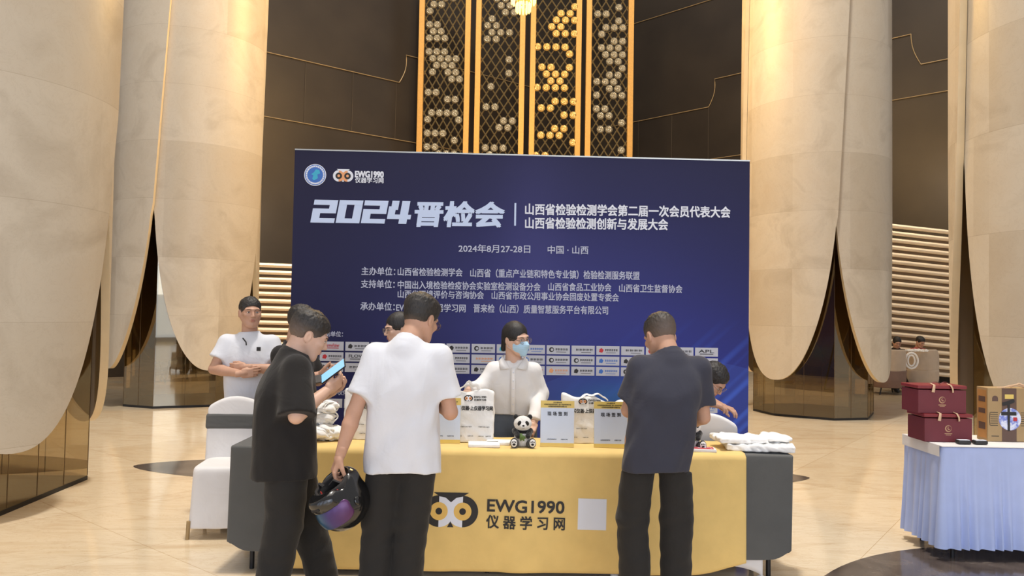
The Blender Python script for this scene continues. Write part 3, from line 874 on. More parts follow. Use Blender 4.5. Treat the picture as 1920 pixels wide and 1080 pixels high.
def skirted(name, label, mat, x0, x1, y0, y1, z, zb, wave, amp, rad=.03, seed=1, corner_lift=0, group=None, cat='tablecloth', flare=.02, step=.02):
    b = MB(); rnd = np.random.RandomState(seed)
    # perimeter
    per = []
    def arc(cx, cy, a0, a1):
        for k in range(7):
            a = a0+(a1-a0)*k/6; per.append((cx+rad*math.cos(a), cy+rad*math.sin(a), math.cos(a), math.sin(a)))
    def side(p, q, nx, ny):
        L = math.hypot(q[0]-p[0], q[1]-p[1]); n = int(L/step)
        for k in range(1, n): per.append((p[0]+(q[0]-p[0])*k/n, p[1]+(q[1]-p[1])*k/n, nx, ny))
    arc(x0+rad, y0+rad, PI, 1.5*PI); side((x0+rad, y0), (x1-rad, y0), 0, -1)
    arc(x1-rad, y0+rad, 1.5*PI, 2*PI); side((x1, y0+rad), (x1, y1-rad), 1, 0)
    arc(x1-rad, y1-rad, 0, PI/2); side((x1-rad, y1), (x0+rad, y1), 0, 1)
    arc(x0+rad, y1-rad, PI/2, PI); side((x0, y1-rad), (x0, y0+rad), -1, 0)
    n = len(per); S = [0]
    for k in range(1, n): S.append(S[-1]+math.hypot(per[k][0]-per[k-1][0], per[k][1]-per[k-1][1]))
    rows = 22; vs = []
    rr = .012
    for j in range(rows+1):
        if j < 4:
            a = PI/2*(1-j/3); off = -rr+rr*math.cos(a); zz = z-rr+rr*math.sin(a); t = 0
        else:
            t = (j-3)/(rows-3); off = 0; zz = None
        for k, (x, y, nx, ny) in enumerate(per):
            zbk = zb
            if corner_lift:
                dc = min(abs(x-x0)+abs(y-y0), abs(x-x1)+abs(y-y0)); zbk = zb+corner_lift*math.exp(-(dc/.07)**2)
            zk = zz if zz is not None else (z-rr)+(zbk-(z-rr))*t
            w = amp*(.25+.75*t)*t**.4*math.sin(S[k]*wave+1.3*math.sin(S[k]*wave*.31+seed)) + flare*t
            if j < 4: w = 0
            vs.append((x+nx*(off+w), y+ny*(off+w), zk))
    fs = [(j*n+k, j*n+(k+1) % n, (j+1)*n+(k+1) % n, (j+1)*n+k) for j in range(rows) for k in range(n)]
    fs.append(tuple(range(n-1, -1, -1)))
    b.add(vs, fs)
    o = b.build(name, mat, smooth=50)
    tag(o, label, cat, group); return o
skirted('tablecloth', 'slate grey tablecloth covering the registration desk, bare at both ends', 'grey_cloth', TX0, TX1, TY0, TY1, TZ, .125, 9, .012, seed=3, corner_lift=.05, flare=.005)

def yellow_cloth():
    x0, x1 = -1.28, 1.39; b = MB(); nx = 150; nv = 60
    Ltop = TY1-TY0; Lf = TZ-.035; rr = .016
    def f(u, v):
        x = x0+(x1-x0)*u
        s = v*(Ltop+Lf)
        zb = .035+.075*max(0, (u-.86)/.14)**1.5
        fold = .014*math.sin(x*7+1.2*math.sin(x*2.3))+.008*math.sin(x*17+.7)
        if s < Ltop:
            y = TY1-s; z = TZ+.004+.0015*math.sin(x*23+y*31)
            if y < TY0+rr: a = (TY0+rr-y)/rr*PI/2; z = TZ+.004-rr+rr*math.cos(a); y = TY0+rr-rr*math.sin(a)-.003
        else:
            t = (s-Ltop)/Lf; z = (TZ+.004-rr)*(1-t)+zb*t; y = TY0-.009-max(0, fold)*t**.7-.012*t-.004
        xx = x-(.05*(1-u)*max(0, s-Ltop)/Lf)
        return (xx, y, z)
    b.grid(f, nx, nv)
    o = b.build('tablecloth', 'yellow_cloth', smooth='all'); tag(o, 'long yellow tablecloth with an owl emblem laid over the grey cloth', 'tablecloth')
    solidify(o, .003, 1)
    # the print follows the cloth: every point is laid on the cloth's front face
    from mathutils.bvhtree import BVHTree
    bv = BVHTree.FromPolygons([v.co.copy() for v in o.data.vertices], [tuple(p.vertices) for p in o.data.polygons])
    def drape(ob, off=.0045):
        M = ob.matrix_world if ob.parent is None else ob.parent.matrix_world @ ob.matrix_local
        bm = bmesh.new(); bm.from_mesh(ob.data)
        long = [e for e in bm.edges if e.calc_length() > .02]
        for v in bm.verts:
            w = v.co.copy(); hit = bv.ray_cast(Vector((w.x, 3.5, w.z)), Vector((0, 1, 0)))
            if hit[0]: v.co = Vector((w.x, hit[0].y-off-(TY0-.1-w.y), w.z))
        bm.to_mesh(ob.data); bm.free()
    Yp = TY0-.03
    def px(x, y): return at(x, y, Yp)
    c = px(845, 959)
    M = Matrix.Translation((0, 0, 0))
    FR = Matrix.Rotation(PI/2, 4, 'X')
    def put(ob, P, ang=-.0125):
        X = Matrix.Translation((P.x, TY0-.1, P.z)) @ FR @ Matrix.Rotation(ang, 4, 'Z')
        ob.matrix_local = Matrix.Identity(4)
        bm = bmesh.new(); bm.from_mesh(ob.data)
        bmesh.ops.triangulate(bm, faces=bm.faces[:])
        for it in range(4):
            lg = [e for e in bm.edges if e.calc_length() > .012]
            if not lg: break
            bmesh.ops.subdivide_edges(bm, edges=lg, cuts=1); bmesh.ops.triangulate(bm, faces=[f for f in bm.faces if len(f.verts) > 3])
        for v in bm.verts: v.co = X @ v.co
        bm.to_mesh(ob.data); bm.free(); drape(ob)
    e = owl('owl_emblem', o, Matrix.Identity(4), 100/1400*Yp, 'black_print', 'white_print', 'yellow_print'); put(e, c)
    for body, xa, xb, y, h, bo in (('EWG1990', 914, 1058, 948, 22, .02), ('仪器学习网', 912, 1059, 978, 24, .02)):
        a = px(xa, y); e_ = px(xb, y)
        gap = ' '.join(body) if body != 'EWG1990' else body
        l = lettering(gap, 'black_print', o, Matrix.Identity(4), e_.x-a.x, h/1400*Yp, bo); put(l, a)
    b = MB(); w = 53/1400*Yp/2
    b.grid(lambda u, v: ((2*u-1)*w, (2*v-1)*w*1.08, 0), 8, 8); q = b.build('blank_label', 'white_print', o, fix=False); put(q, px(1110.5, 965))
    return o
MAT['yellow_print'] = simple('yellow print', (226, 186, 100), .7, 0, 0)
yellow_cloth()

def stretch_cover():
    """white stretch cover showing below the yellow cloth, arched between its feet"""
    b = MB(); x0 = .62; x1 = 1.50; xm = 1.06
    def f(u, v):
        x = x0+(x1-x0)*u
        if x < xm: a = (x-x0)/(xm-x0)
        else: a = (x-xm)/(x1-xm)
        zb = .015+.065*math.sin(PI*a)**.6
        z = .66*(1-v)+zb*v
        return (x, TY0+.02-.0*v, z)
    b.grid(f, 60, 20)
    o = b.build('stretch_table_cover', 'white_cloth', smooth='all'); solidify(o, .006)
    tag(o, 'white stretch table cover peeping out arched below the yellow cloth at the right', 'tablecloth')
    for x in (x0+.01, xm, x1-.01):
        b = MB(); b.ell((x, TY0+.02, .014), (.025, .02, .014)); b.build('foot_pocket', 'white_cloth', o, smooth=True)
stretch_cover()
# ------------------------------------------------------------------ people
def rot3(yaw=0, pitch=0, roll=0):
    return np.array(Matrix.Rotation(math.radians(yaw), 3, 'Z') @ Matrix.Rotation(math.radians(pitch), 3, 'X') @ Matrix.Rotation(math.radians(roll), 3, 'Y'), np.float32)
def mat_skin(name, rgb, lip=None):
    s = NT(name); co = s.coord(); c = lin(rgb); nz = s.noise(14, 4, .5, co)
    s.l(s.ramp(nz.outputs[0], [(.3, tuple(v*.93 for v in c[:3])+(1,)), (.7, tuple(min(1, v*1.06) for v in c[:3])+(1,))]), s.b.inputs['Base Color'])
    s.b.inputs['Roughness'].default_value = .5; s.b.inputs['Subsurface Weight'].default_value = .08
    s.b.inputs['Subsurface Radius'].default_value = (.02, .008, .004); s.b.inputs['Specular IOR Level'].default_value = .35
    return s.m
def mat_hair(name, top, low=None, zlo=-.03, zhi=.045):
    s = NT(name); co = s.coord()
    mp = s.n('ShaderNodeMapping'); s.l(co, mp.inputs[0]); mp.inputs['Scale'].default_value = (1, 1, .25)
    nz = s.noise(160, 3, .6, mp.outputs[0]); c = s.ramp(nz.outputs[0], [(.3, lin(tuple(v*.6 for v in top))), (.7, lin(tuple(v*1.25 for v in top)))])
    if low:
        at_ = s.n('ShaderNodeAttribute'); at_.attribute_name = 'fade'
        n2 = s.noise(40, 3, .6, co)
        f = s.math('ADD', at_.outputs['Fac'], s.math('MULTIPLY', s.math('SUBTRACT', n2.outputs[0], .5), .15))
        c = s.mix(f, c, lin(low))
    s.l(c, s.b.inputs['Base Color']); s.b.inputs['Roughness'].default_value = .55
    s.bump(nz.outputs[0], .5, .004)
    return s.m
MAT['skin_tan'] = mat_skin('tan skin', (192, 150, 126)); MAT['skin_fair'] = mat_skin('fair skin', (212, 174, 152))
MAT['hair_black'] = mat_hair('black hair', (34, 31, 30)); MAT['hair_fade'] = mat_hair('short faded hair', (40, 37, 35), (122, 104, 92))
MAT['tee_white'] = mat_fabric('white cotton jersey', (216, 218, 224), .85, .02, .5, 5)
MAT['tee_black'] = mat_fabric('black cotton jersey', (36, 34, 33), .9, .05, .5, 5)
MAT['tee_navy'] = mat_fabric('dark navy jersey', (58, 59, 70), .9, .05, .5, 5)
MAT['trouser_black'] = mat_fabric('black trouser cloth', (42, 40, 38), .85, .05, .5, 6)
MAT['blouse'] = mat_fabric('sheer white blouse', (232, 230, 228), .7, .03, .3, 7)
MAT['denim'] = mat_fabric('washed grey denim', (104, 112, 122), .9, .12, .4, 12)
MAT['eye_white'] = simple('eye white', (214, 206, 198), .3, 0, 0); MAT['iris'] = simple('dark iris', (34, 26, 22), .2, 0, 0)
MAT['lip'] = simple('lip', (176, 112, 98), .5, 0, 0); MAT['mask_blue'] = simple('pale blue surgical mask', (176, 212, 236), .75, 0, .03)
MAT['shoe_white'] = simple('white trainer', (214, 212, 208), .6, 0, .03); MAT['shoe_dark'] = simple('dark shoe', (40, 38, 38), .5, 0, .03)
MAT['rim'] = simple('thin spectacle rim', (96, 84, 74), .3, .7, 0)
def mat_lens():
    s = NT('spectacle lens'); s.t.nodes.remove(s.b)
    a = s.n('ShaderNodeBsdfTransparent'); g = s.n('ShaderNodeBsdfGlossy'); g.inputs['Roughness'].default_value = .03
    m = s.n('ShaderNodeMixShader'); m.inputs[0].default_value = .14; s.l(a.outputs[0], m.inputs[1]); s.l(g.outputs[0], m.inputs[2]); s.l(m.outputs[0], s.out.inputs[0]); return s.m
MAT['lens'] = mat_lens()

def f_head(p, C, R, fem=False, neck=None):
    q = (p-np.asarray(C, np.float32))@R
    mir = q.copy(); mir[:, 0] = np.abs(mir[:, 0])
    jw = .056 if fem else .060
    d = el(q, (0, .016, .034), (.075, .094, .086))
    d = smin(d, el(q, (0, -.022, -.028), (jw, .070, .078)), .03)
    d = smin(d, rc(mir, (.0, -.070, -.094), (.016, -.064, -.092), .018, .016), .03)
    d = smin(d, rc(mir, (.052, -.005, -.035), (.030, -.050, -.082), .022, .018), .03)      # jaw
    d = smin(d, el(mir, (.040, -.062, -.012), (.022, .022, .018)), .02)                        # cheek
    d = smin(d, rc(mir, (.006, -.086, .030), (.046, -.070, .030), .009, .008), .016)          # brow
    d = smax(d, -el(mir, (.031, -.096, .010), (.017, .015, .011)), .012)                      # socket
    d = smin(d, el(mir, (.031, -.076, .008), (.013, .011, .009)), .006)
    d = smin(d, rc(q, (0, -.084, .022), (0, -.106, -.020), .006, .010), .010)                 # nose
    d = smin(d, el(mir, (.010, -.096, -.024), (.008, .010, .008)), .006)
    d = smin(d, el(q, (0, -.088, -.048), (.021, .010, .0055)), .006)
    d = smin(d, el(q, (0, -.086, -.059), (.017, .010, .006)), .005)
    d = smax(d, -rc(mir, (0, -.100, -.0535), (.018, -.092, -.0535), .0018, .0012), .003)
    ear = el(mir, (.078, .012, -.006), (.009, .019, .031))
    ear = smax(ear, -el(mir, (.088, .008, -.004), (.007, .010, .018)), .004)
    d = smin(d, ear, .007)
    return d
def f_hand(p, W, F, curls, thumb=(.6, .4), scale=1.0, spread=.0):
    """W wrist, F 3x3 columns (thumb side, palm normal, finger direction); curls four angles in degrees"""
    q = ((p-np.asarray(W, np.float32))@F)/scale
    d = rbox(q, (-.002, .0, .048), (.037, .013, .046), .012)
    d = smin(d, rc(q, (0, 0, -.035), (0, 0, .02), .025, .024), .015)
    bx = (.029, .010, -.010, -.028); ln = (.068, .076, .071, .056); bz = (.088, .092, .089, .082)
    for i in range(4):
        a = 0; pt = np.array((bx[i], 0, bz[i])); L = ln[i]; c = math.radians(curls[i])
        sp = (1.5-i)*spread
        for k, (fr, r0, r1) in enumerate(((.46, .0092, .0085), (.30, .0085, .0078), (.24, .0078, .0066))):
            a += c*(.8 if k == 0 else 1.0)
            nx = pt+np.array((math.sin(sp)*L*fr, math.sin(a)*L*fr, math.cos(a)*L*fr))
            f = rc(q, pt, nx, r0, r1); d = smin(d, f, .007 if k == 0 else .0025); pt = nx
    th, tb = thumb
    p0 = np.array((.024, .004, .022)); v = np.array((math.sin(th), math.sin(tb)*.8, math.cos(th))); v /= np.linalg.norm(v)
    p1 = p0+v*.042; v2 = v+np.array((-.35, math.sin(tb)*.5, .25)); v2 /= np.linalg.norm(v2); p2 = p1+v2*.032; p3 = p2+v2*.022
    d = smin(d, rc(q, p0, p1, .015, .011), .010); d = smin(d, rc(q, p1, p2, .011, .0095), .003); d = smin(d, rc(q, p2, p3, .0095, .0075), .003)
    return d*scale

def frame(dirv, normal):
    z = np.array(dirv, float); z /= np.linalg.norm(z); y = np.array(normal, float); y -= z*(y@z); y /= np.linalg.norm(y)
    return y, z
def hand_frame(dirv, normal, thumb_hint):
    y, z = frame(dirv, normal); x = np.cross(y, z)
    if x@np.array(thumb_hint, float) < 0: x = -x
    return np.stack([x, y, z], 1).astype(np.float32)

def person(label, loc, heading, S, h=.009):
    A = lambda k, dflt=None: np.array(S.get(k, dflt), float)
    root = empty('person', (loc[0], loc[1], 0), math.radians(heading)); tag(root, label, 'person', S.get('group'))
    pel = A('pelvis', (0, 0, .92)); ch = A('chest', (0, 0, 1.2)); nk = A('neck', (0, 0.01, 1.40)); hd = A('head', (0, -.02, 1.55))
    HR = rot3(*S.get('hrot', (0, 0, 0))); hs = S.get('hscale', 1.0)
    sw = S.get('sw', .175)
    sa = math.radians(S.get('shoulder_yaw', 0)); sx = np.array((math.cos(sa), math.sin(sa), 0))
    sw *= .90; sh = {'L': nk+sx*sw+np.array((0, 0, -.072)), 'R': nk-sx*sw+np.array((0, 0, -.072))}
    for k in 'LR':
        if 'sh'+k in S: sh[k] = A('sh'+k)
    elb = {k: A('el'+k) for k in 'LR'}; wr = {k: A('wr'+k) for k in 'LR'}
    hip = {'L': pel+np.array((.088, 0, -.03)), 'R': pel+np.array((-.088, 0, -.03))}
    kn = {k: A('kn'+k, (.1 if k == 'L' else -.1, -.01, .49)) for k in 'LR'}
    an = {k: A('an'+k, (.1 if k == 'L' else -.1, .02, .09)) for k in 'LR'}
    bw = S.get('bulk', 1.0)
    skin = S.get('skin', 'skin_tan')
    hands = S.get('hands', {})
    # cut of the shirt, used first to keep the body inside it
    hem = S.get('hem', .74); sl = S.get('sleeve', .75); lr = S.get('loose', 1.0)
    hx, hy = S.get('hem_xy', (pel[0], pel[1])); st = []
    zs_ = [hem-.30, hem, (hem+ch[2])/2, ch[2], nk[2]-.09, nk[2]-.035, nk[2]+.012]
    wx = S.get('torso', [(.185, .135), (.172, .125), (.178, .125), (.165, .105), (.12, .078), (.066, .062)])
    wx = [wx[0]]+list(wx)
    def cen(z):
        z = max(z, hem)
        if z <= ch[2]: t = (z-hem)/(ch[2]-hem); return hx+(ch[0]-hx)*t, hy+(ch[1]-hy)*t
        t = (z-ch[2])/(nk[2]-ch[2]); return ch[0]+(nk[0]-ch[0])*t, ch[1]+(nk[1]-ch[1])*t
    for z, (rx, ry) in zip(zs_, wx):
        c = cen(z); st.append((z, c[0], c[1], rx*lr, ry*lr))
    slr = S.get('sleeve_r', (.06, .078)); fa = S.get('folds', .006); sd_ = S.get('seed', 1)
    long = S.get('long', False)
    c_, s_ = math.cos(sa), math.sin(sa)
    def shirt_raw(p):
        q = p
        if sa:
            q = p.copy(); dx = p[:, 0]-ch[0]; dy = p[:, 1]-ch[1]; q[:, 0] = ch[0]+dx*c_+dy*s_; q[:, 1] = ch[1]-dx*s_+dy*c_
        d = loft(q, st, 2.3, .012)
        for k in 'LR':
            d = smin(d, rc(p, nk+(0, 0, -.055), sh[k]+(0, 0, .0), .050, .056), .04)
            if long:
                m = elb[k]; w2 = wr[k]-(wr[k]-elb[k])*.06
                a = smin(rc(p, sh[k], m, slr[0], .056), rc(p, m, w2, .056, .047), .02)
                ax = (wr[k]-m)/np.linalg.norm(wr[k]-m); a = np.maximum(a, (p-w2.astype(np.float32))@ax.astype(np.float32)-.005)
            else:
                e = sh[k]+(elb[k]-sh[k])*sl; ax = (elb[k]-sh[k]); ax /= np.linalg.norm(ax)
                a = rc(p, sh[k], e+ax*.05, slr[0], slr[1]); a = np.maximum(a, (p-e.astype(np.float32))@ax.astype(np.float32))
            d = smin(d, a, .04 if not long else .025)
        low = np.clip((nk[2]-.05-p[:, 2])*4, 0.15, 1)
        d = d+fa*low*wob(p, 17, sd_, 1.0, 1.0, .55)+fa*.7*low*wob(p, 38, sd_+4, .8, 1, .5)
        return d
    def shirt(p):
        d = shirt_raw(p)
        d = np.maximum(d, hem+.010*np.sin(p[:, 0]*12+sd_)-p[:, 2])
        up = hd+HR@V3(0, .03, -.05)-nk; up = (up/np.linalg.norm(up)).astype(np.float32)
        nf = nk.astype(np.float32)
        cb = .058*hs; d = smin(d, rc(p, nf-up*.05, nf+up*.03, .068*hs, cb+.006), .035)
        q = p-nf; zc = q@up; rr = np.sqrt(np.maximum((q*q).sum(1)-zc*zc, 0))
        lim = .018 if S.get('band', True) else .004
        d = np.maximum(d, -np.maximum(lim-zc, rr-.088))
        if S.get('vneck'): d = smax(d, -rc(p, nf+V3(0, -.090, .01), nf+V3(0, -.138, -.09), .046, .010), .004)
        if S.get('band', True): d = d+.0022*np.clip(1-np.abs(zc-.002)/.0035, 0, 1)*(rr < .09)
        return d
    # cut of the trousers
    tr = S.get('trousers', 'trouser_black'); tl = S.get('leg_r', (.098, .078, .072))
    def pants(p):
        d = el(p, pel+(0, 0, -.01), (.155*bw, .12*bw, .145))
        for k in 'LR':
            d = smin(d, rc(p, hip[k], kn[k], tl[0]*bw, tl[1]), .035)
            dl = rc(p, kn[k], an[k], tl[1], tl[2]); dl = np.maximum(dl, (an[k][2]-.035)-p[:, 2])
            d = smin(d, dl, .02)
        q = p*1.0
        m = np.clip((pel[2]-.1-p[:, 2])*4, 0, 1)
        d = d+.006*m*wob(p, 26, 3, 1, 1, 1.4)+.004*wob(p, 11, 5)
        return np.where(p[:, 2] > hem-.01, np.maximum(d, shirt_raw(p)+.008), d)
    def body(p):
        wst = pel*.55+ch*.45
        d = el(p, pel, (.150*bw, .105*bw, .12))
        d = smin(d, rc(p, pel, ch, .11*bw, .125*bw), .05)
        d = smin(d, rc(p, ch-sx*.06, ch+sx*.06, .11*bw, .11*bw), .05)
        for k in 'LR': d = smin(d, rc(p, nk+(0, 0, -.07), sh[k], .045, .042), .04)
        d = np.where(p[:, 2] > hem-.02, np.maximum(d, shirt_raw(p)+.012), d)
        d = smin(d, rc(p, nk+(0, 0, -.03), hd+HR@V3(0, .03, -.05), .061*hs, .052*hs), .012)
        for k in 'LR':
            d = smin(d, rc(p, sh[k], elb[k], .047*bw, .037), .02)
            mid = elb[k]+(wr[k]-elb[k])*.3
            d = smin(d, rc(p, elb[k], mid, .038, .039*bw), .012); d = smin(d, rc(p, mid, wr[k], .039*bw, .0255), .01)
            d = smin(d, rc(p, hip[k], kn[k], .08*bw, .052), .04); d = smin(d, rc(p, kn[k], an[k], .052, .035), .02)
            d = smin(d, rc(p, an[k]+(0, .02, -.03), an[k]+(0, -.13, -.05), .032, .022), .02)
        lowz = (p[:, 2] < hem+.06) & (p[:, 2] > an['L'][2]+.05) & (np.abs(p[:, 0]-pel[0]) < .19) & (p[:, 1] > pel[1]-.17-.6*(pel[2] < .7))
        if pel[2] > .7: d = np.where(lowz, np.maximum(d, pants(p)+.006), d)
        return d
    pts = np.array([pel, ch, nk, hd]+[v for dct in (sh, elb, wr, hip, kn, an) for v in dct.values()])
    lo = pts.min(0)-.16; hi = pts.max(0)+.14; lo[2] = max(lo[2], .0)
    def body_cut(p):
        q = (p-hd.astype(np.float32))@HR
        return np.maximum(body(p), -(np.sqrt(((q-V3(0, 0, 0))**2).sum(1))-.052*hs))
    def head(p):
        return smin(f_head((p-hd.astype(np.float32))/hs, (0, 0, 0), HR)*hs, rc(p, nk+(0, 0, -.01), hd+HR@V3(0, .03, -.05), .060*hs, .052*hs), .022)
    hl = hd-.135*hs; hh = hd+.135*hs; hl[2] -= .02
    parts = [(body_cut, lo, hi, h), (head, hl, hh, .0042)]
    for k in 'LR':
        if k in hands:
            dv, nm, th_, cu, tm = hands[k]
            F = hand_frame(dv, nm, th_); W = wr[k]
            hsz = S.get('handsize', .95)
            fn = (lambda p, W=W, F=F, cu=cu, tm=tm: f_hand(p, W, F, cu, tm, hsz))
            cen = W+F[:, 2]*.08; parts.append((fn, cen-.115, cen+.115, .0036))
    bd = sdf_mesh('body', parts, skin, root)
    # trousers
    lo2 = np.array([pel]+[*kn.values()]+[*an.values()]).min(0)-.2; hi2 = np.array([pel]+[*kn.values()]+[*an.values()]).max(0)+.2; lo2[2] = .0
    sdf_mesh('trousers', [(lambda p: np.maximum(pants(p), p[:, 2]-(pel[2]+.08)), lo2, hi2, h)], tr, root)
    # shoes
    for k in 'LR':
        a = an[k]; sd = math.radians(S.get('foot', {}).get(k, 0)); fd = np.array((math.sin(sd), -math.cos(sd), 0))
        def shoe(p):
            d = rc(p, a+fd*-.03+(0, 0, -.045), a+fd*.14+(0, 0, -.058), .042, .036)
            d = smin(d, rc(p, a, a+fd*.06+(0, 0, -.045), .045, .034), .03)
            return smax(d, .004-p[:, 2], .004)
        lo3 = a-.22; hi3 = a+.22; lo3[2] = -.01; hi3[2] = a[2]+.08
        sdf_mesh('shoe', [(shoe, lo3, hi3, .008)], S.get('shoes', 'shoe_dark'), root)
    # shirt
    ps = np.array([nk]+[*sh.values()]+[*elb.values()]+([*wr.values()] if long else [])+[(hx-.2*lr, hy-.16*lr, hem), (hx+.2*lr, hy+.16*lr, hem)])
    shm = sdf_mesh('shirt', [(shirt, ps.min(0)-.1, ps.max(0)+.1, h*.9)], S.get('top', 'tee_white'), root)
    # head furniture: made in head space
    Hm = Matrix.Translation(Vector(hd)) @ Matrix(HR.tolist()).to_4x4() @ Matrix.Scale(hs, 4)
    def hp(o): o.parent = root; o.matrix_local = Hm; return o
    hair = S.get('hair', 'short'); hm = S.get('hairmat', 'hair_fade')
    def fh(p):
        q = p; top = S.get('hair_top', .014)
        g = np.clip((q[:, 2]-.02)/.07, 0, 1)
        d = el(q, (0, .018, .034), (.076, .096, .086))-(.0035+top*g)
        d = d+(.0035 if hair == 'short' else .0025)*g*wob(q, 120, 9, 1, 1, .6)+.0015*wob(q, 260, 4)+.0028*g*wob(q, 420, 8, 1, 1, .5)
        if hair == 'short':
            line = np.interp(q[:, 1], [-.09, -.065, -.04, -.028, .03, .09], [.060, .048, .0, -.030, -.045, -.068])
            d = smax(d, line-q[:, 2], .008)
            m = np.abs(q[:, 0]); earcut = el(np.stack([m, q[:, 1], q[:, 2]], 1), (.080, .008, -.006), (.02, .026, .034)); d = smax(d, -earcut, .004)
            d = smax(d, -el(q, (0, -.10, -.0), (.064, .06, .060)), .008)
        elif hair == 'mop':
            d = smin(d, el(q, (0, -.04, .095), (.062, .052, .03))+.004*wob(q, 90, 2), .02)
            line = np.interp(q[:, 1], [-.09, -.065, -.04, -.028, .03, .09], [.050, .040, .0, -.030, -.05, -.072])
            d = smax(d, line-q[:, 2], .008)
            m = np.abs(q[:, 0]); d = smax(d, -el(np.stack([m, q[:, 1], q[:, 2]], 1), (.080, .008, -.008), (.02, .024, .032)), .004)
            d = smax(d, -el(q, (0, -.10, -.01), (.064, .06, .056)), .008)
        else:
            m = np.abs(q[:, 0]); mm = np.stack([m, q[:, 1], q[:, 2]], 1)
            d = el(q, (0, .020, .032), (.085, .104, .100))+.0018*wob(q, 90, 6, 1, 1, .3)
            d = smax(d, -el(q, (0, -.112, -.022), (.068, .074, .090)), .01)
            d = smax(d, -rc(mm, (.075, -.03, -.03), (.075, .0, -.09), .028, .035), .01)
            d = smax(d, (-.055)-q[:, 2]-.0*q[:, 1], .012)
            if hair == 'tail':
                d = smin(d, rc(q, (0, .112, -.005), (.0, .128, -.095), .030, .020), .02)
                d = smin(d, rc(q, (0, .09, .02), (0, .115, -.0), .02, .024), .02)
        return d
    ho = sdf_mesh('hair', [(fh, (-.12, -.14, -.15), (.12, .18, .16), .0042)], hm if hair != 'none' else hm, root); ho.matrix_local = Hm
    co = np.empty(len(ho.data.vertices)*3, np.float32); ho.data.vertices.foreach_get('co', co); co = co.reshape(-1, 3)
    at_ = ho.data.attributes.new('fade', 'FLOAT', 'POINT')
    z0, z1 = S.get('fade', (-.03, .05)); f = np.clip(1-(co[:, 2]-.12*np.clip(co[:, 1], -.05, .1)-z0)/(z1-z0), 0, 1).astype(np.float32)*S.get('fade_k', 1.0); at_.data.foreach_set('value', f)
    for sx_ in (-1, 1):
        b = MB(); b.ell((sx_*.031, -.0795, .008), (.0115, .0088, .0052)); e = b.build('eye', 'eye_white', root, smooth='all'); e.matrix_local = Hm
        b = MB(); b.ell((sx_*.031, -.0865, .008), (.0048, .0025, .0046), n=12); b.build('iris', 'iris', e, smooth='all')
        b = MB(); b.tube([(sx_*.014, -.092, .026), (sx_*.030, -.0915, .0315), (sx_*.047, -.077, .027)], [.0022, .003, .0014], 6, ry=.0022); hp(b.build('eyebrow', 'hair_black', None, smooth=True))
        b = MB(); b.tube([(sx_*.019, -.0865, .0100), (sx_*.031, -.0890, .0138), (sx_*.044, -.079, .0100)], [.001, .0016, .001], 6); hp(b.build('eyelid', 'hair_black', None, smooth=True))
    if not S.get('mask'):
        b = MB(); b.ell((0, -.0925, -.0485), (.019, .0065, .0038)); b.ell((0, -.091, -.0580), (.0155, .0065, .0042)); hp(b.build('lips', 'lip', None, smooth='all'))
    if S.get('glasses'):
        b = MB()
        for sx_ in (-1, 1):
            c = Vector((sx_*.034, -.104, .006))
            b.tube([c+Vector((math.cos(2*PI*k/24)*.024, abs(math.cos(2*PI*k/24))*.003, math.sin(2*PI*k/24)*.020)) for k in range(24)], .0013, 6, closed=True)
            b.tube([(sx_*.058, -.100, .010), (sx_*.078, -.05, .012), (sx_*.082, .012, .012), (sx_*.08, .03, -.008)], .0013, 6)
        b.tube([(-.010, -.106, .010), (0, -.108, .014), (.010, -.106, .010)], .0012, 6)
        g = hp(b.build('glasses', 'rim', None, smooth=True))
        for sx_ in (-1, 1):
            b = MB(); b.ell((sx_*.034, -.104, .006), (.023, .0006, .019)); b.build('lens', 'lens', g, smooth='all')
    if S.get('mask'):
        def fm(p):
            q = p
            d = el(q, (0, -.030, -.040), (.066, .082, .070))-.001
            d = smin(d, rc(q, (0, -.088, -.004), (0, -.118, -.022), .008, .012), .03)
            d = smin(d, rc(q, (0, -.085, -.09), (0, -.075, -.1), .02, .018), .03)
            d = np.maximum(d, q[:, 2]-.004+.22*np.abs(q[:, 0]))
            d = np.maximum(d, q[:, 1]+.032); d = np.maximum(d, -.108-q[:, 2])
            return d+.0006*np.sin(q[:, 2]*420)
        mk = sdf_mesh('face_mask', [(fm, (-.09, -.15, -.13), (.09, .0, .04), .0028)], 'mask_blue', root); mk.matrix_local = Hm
        b = MB()
        for sx_ in (-1, 1):
            b.tube([(sx_*.056, -.040, -.012), (sx_*.078, -.005, .018), (sx_*.084, .022, .012)], .0013, 5)
            b.tube([(sx_*.054, -.040, -.075), (sx_*.076, .002, -.05), (sx_*.084, .026, -.012)], .0013, 5)
        b.build('ear_loop', 'white_print', mk, smooth=True)
    root['_'] = 0; del root['_']
    return root, Hm, dict(sh=sh, wr=wr)

D_ = math.radians
GRIP = [72, 76, 78, 80]
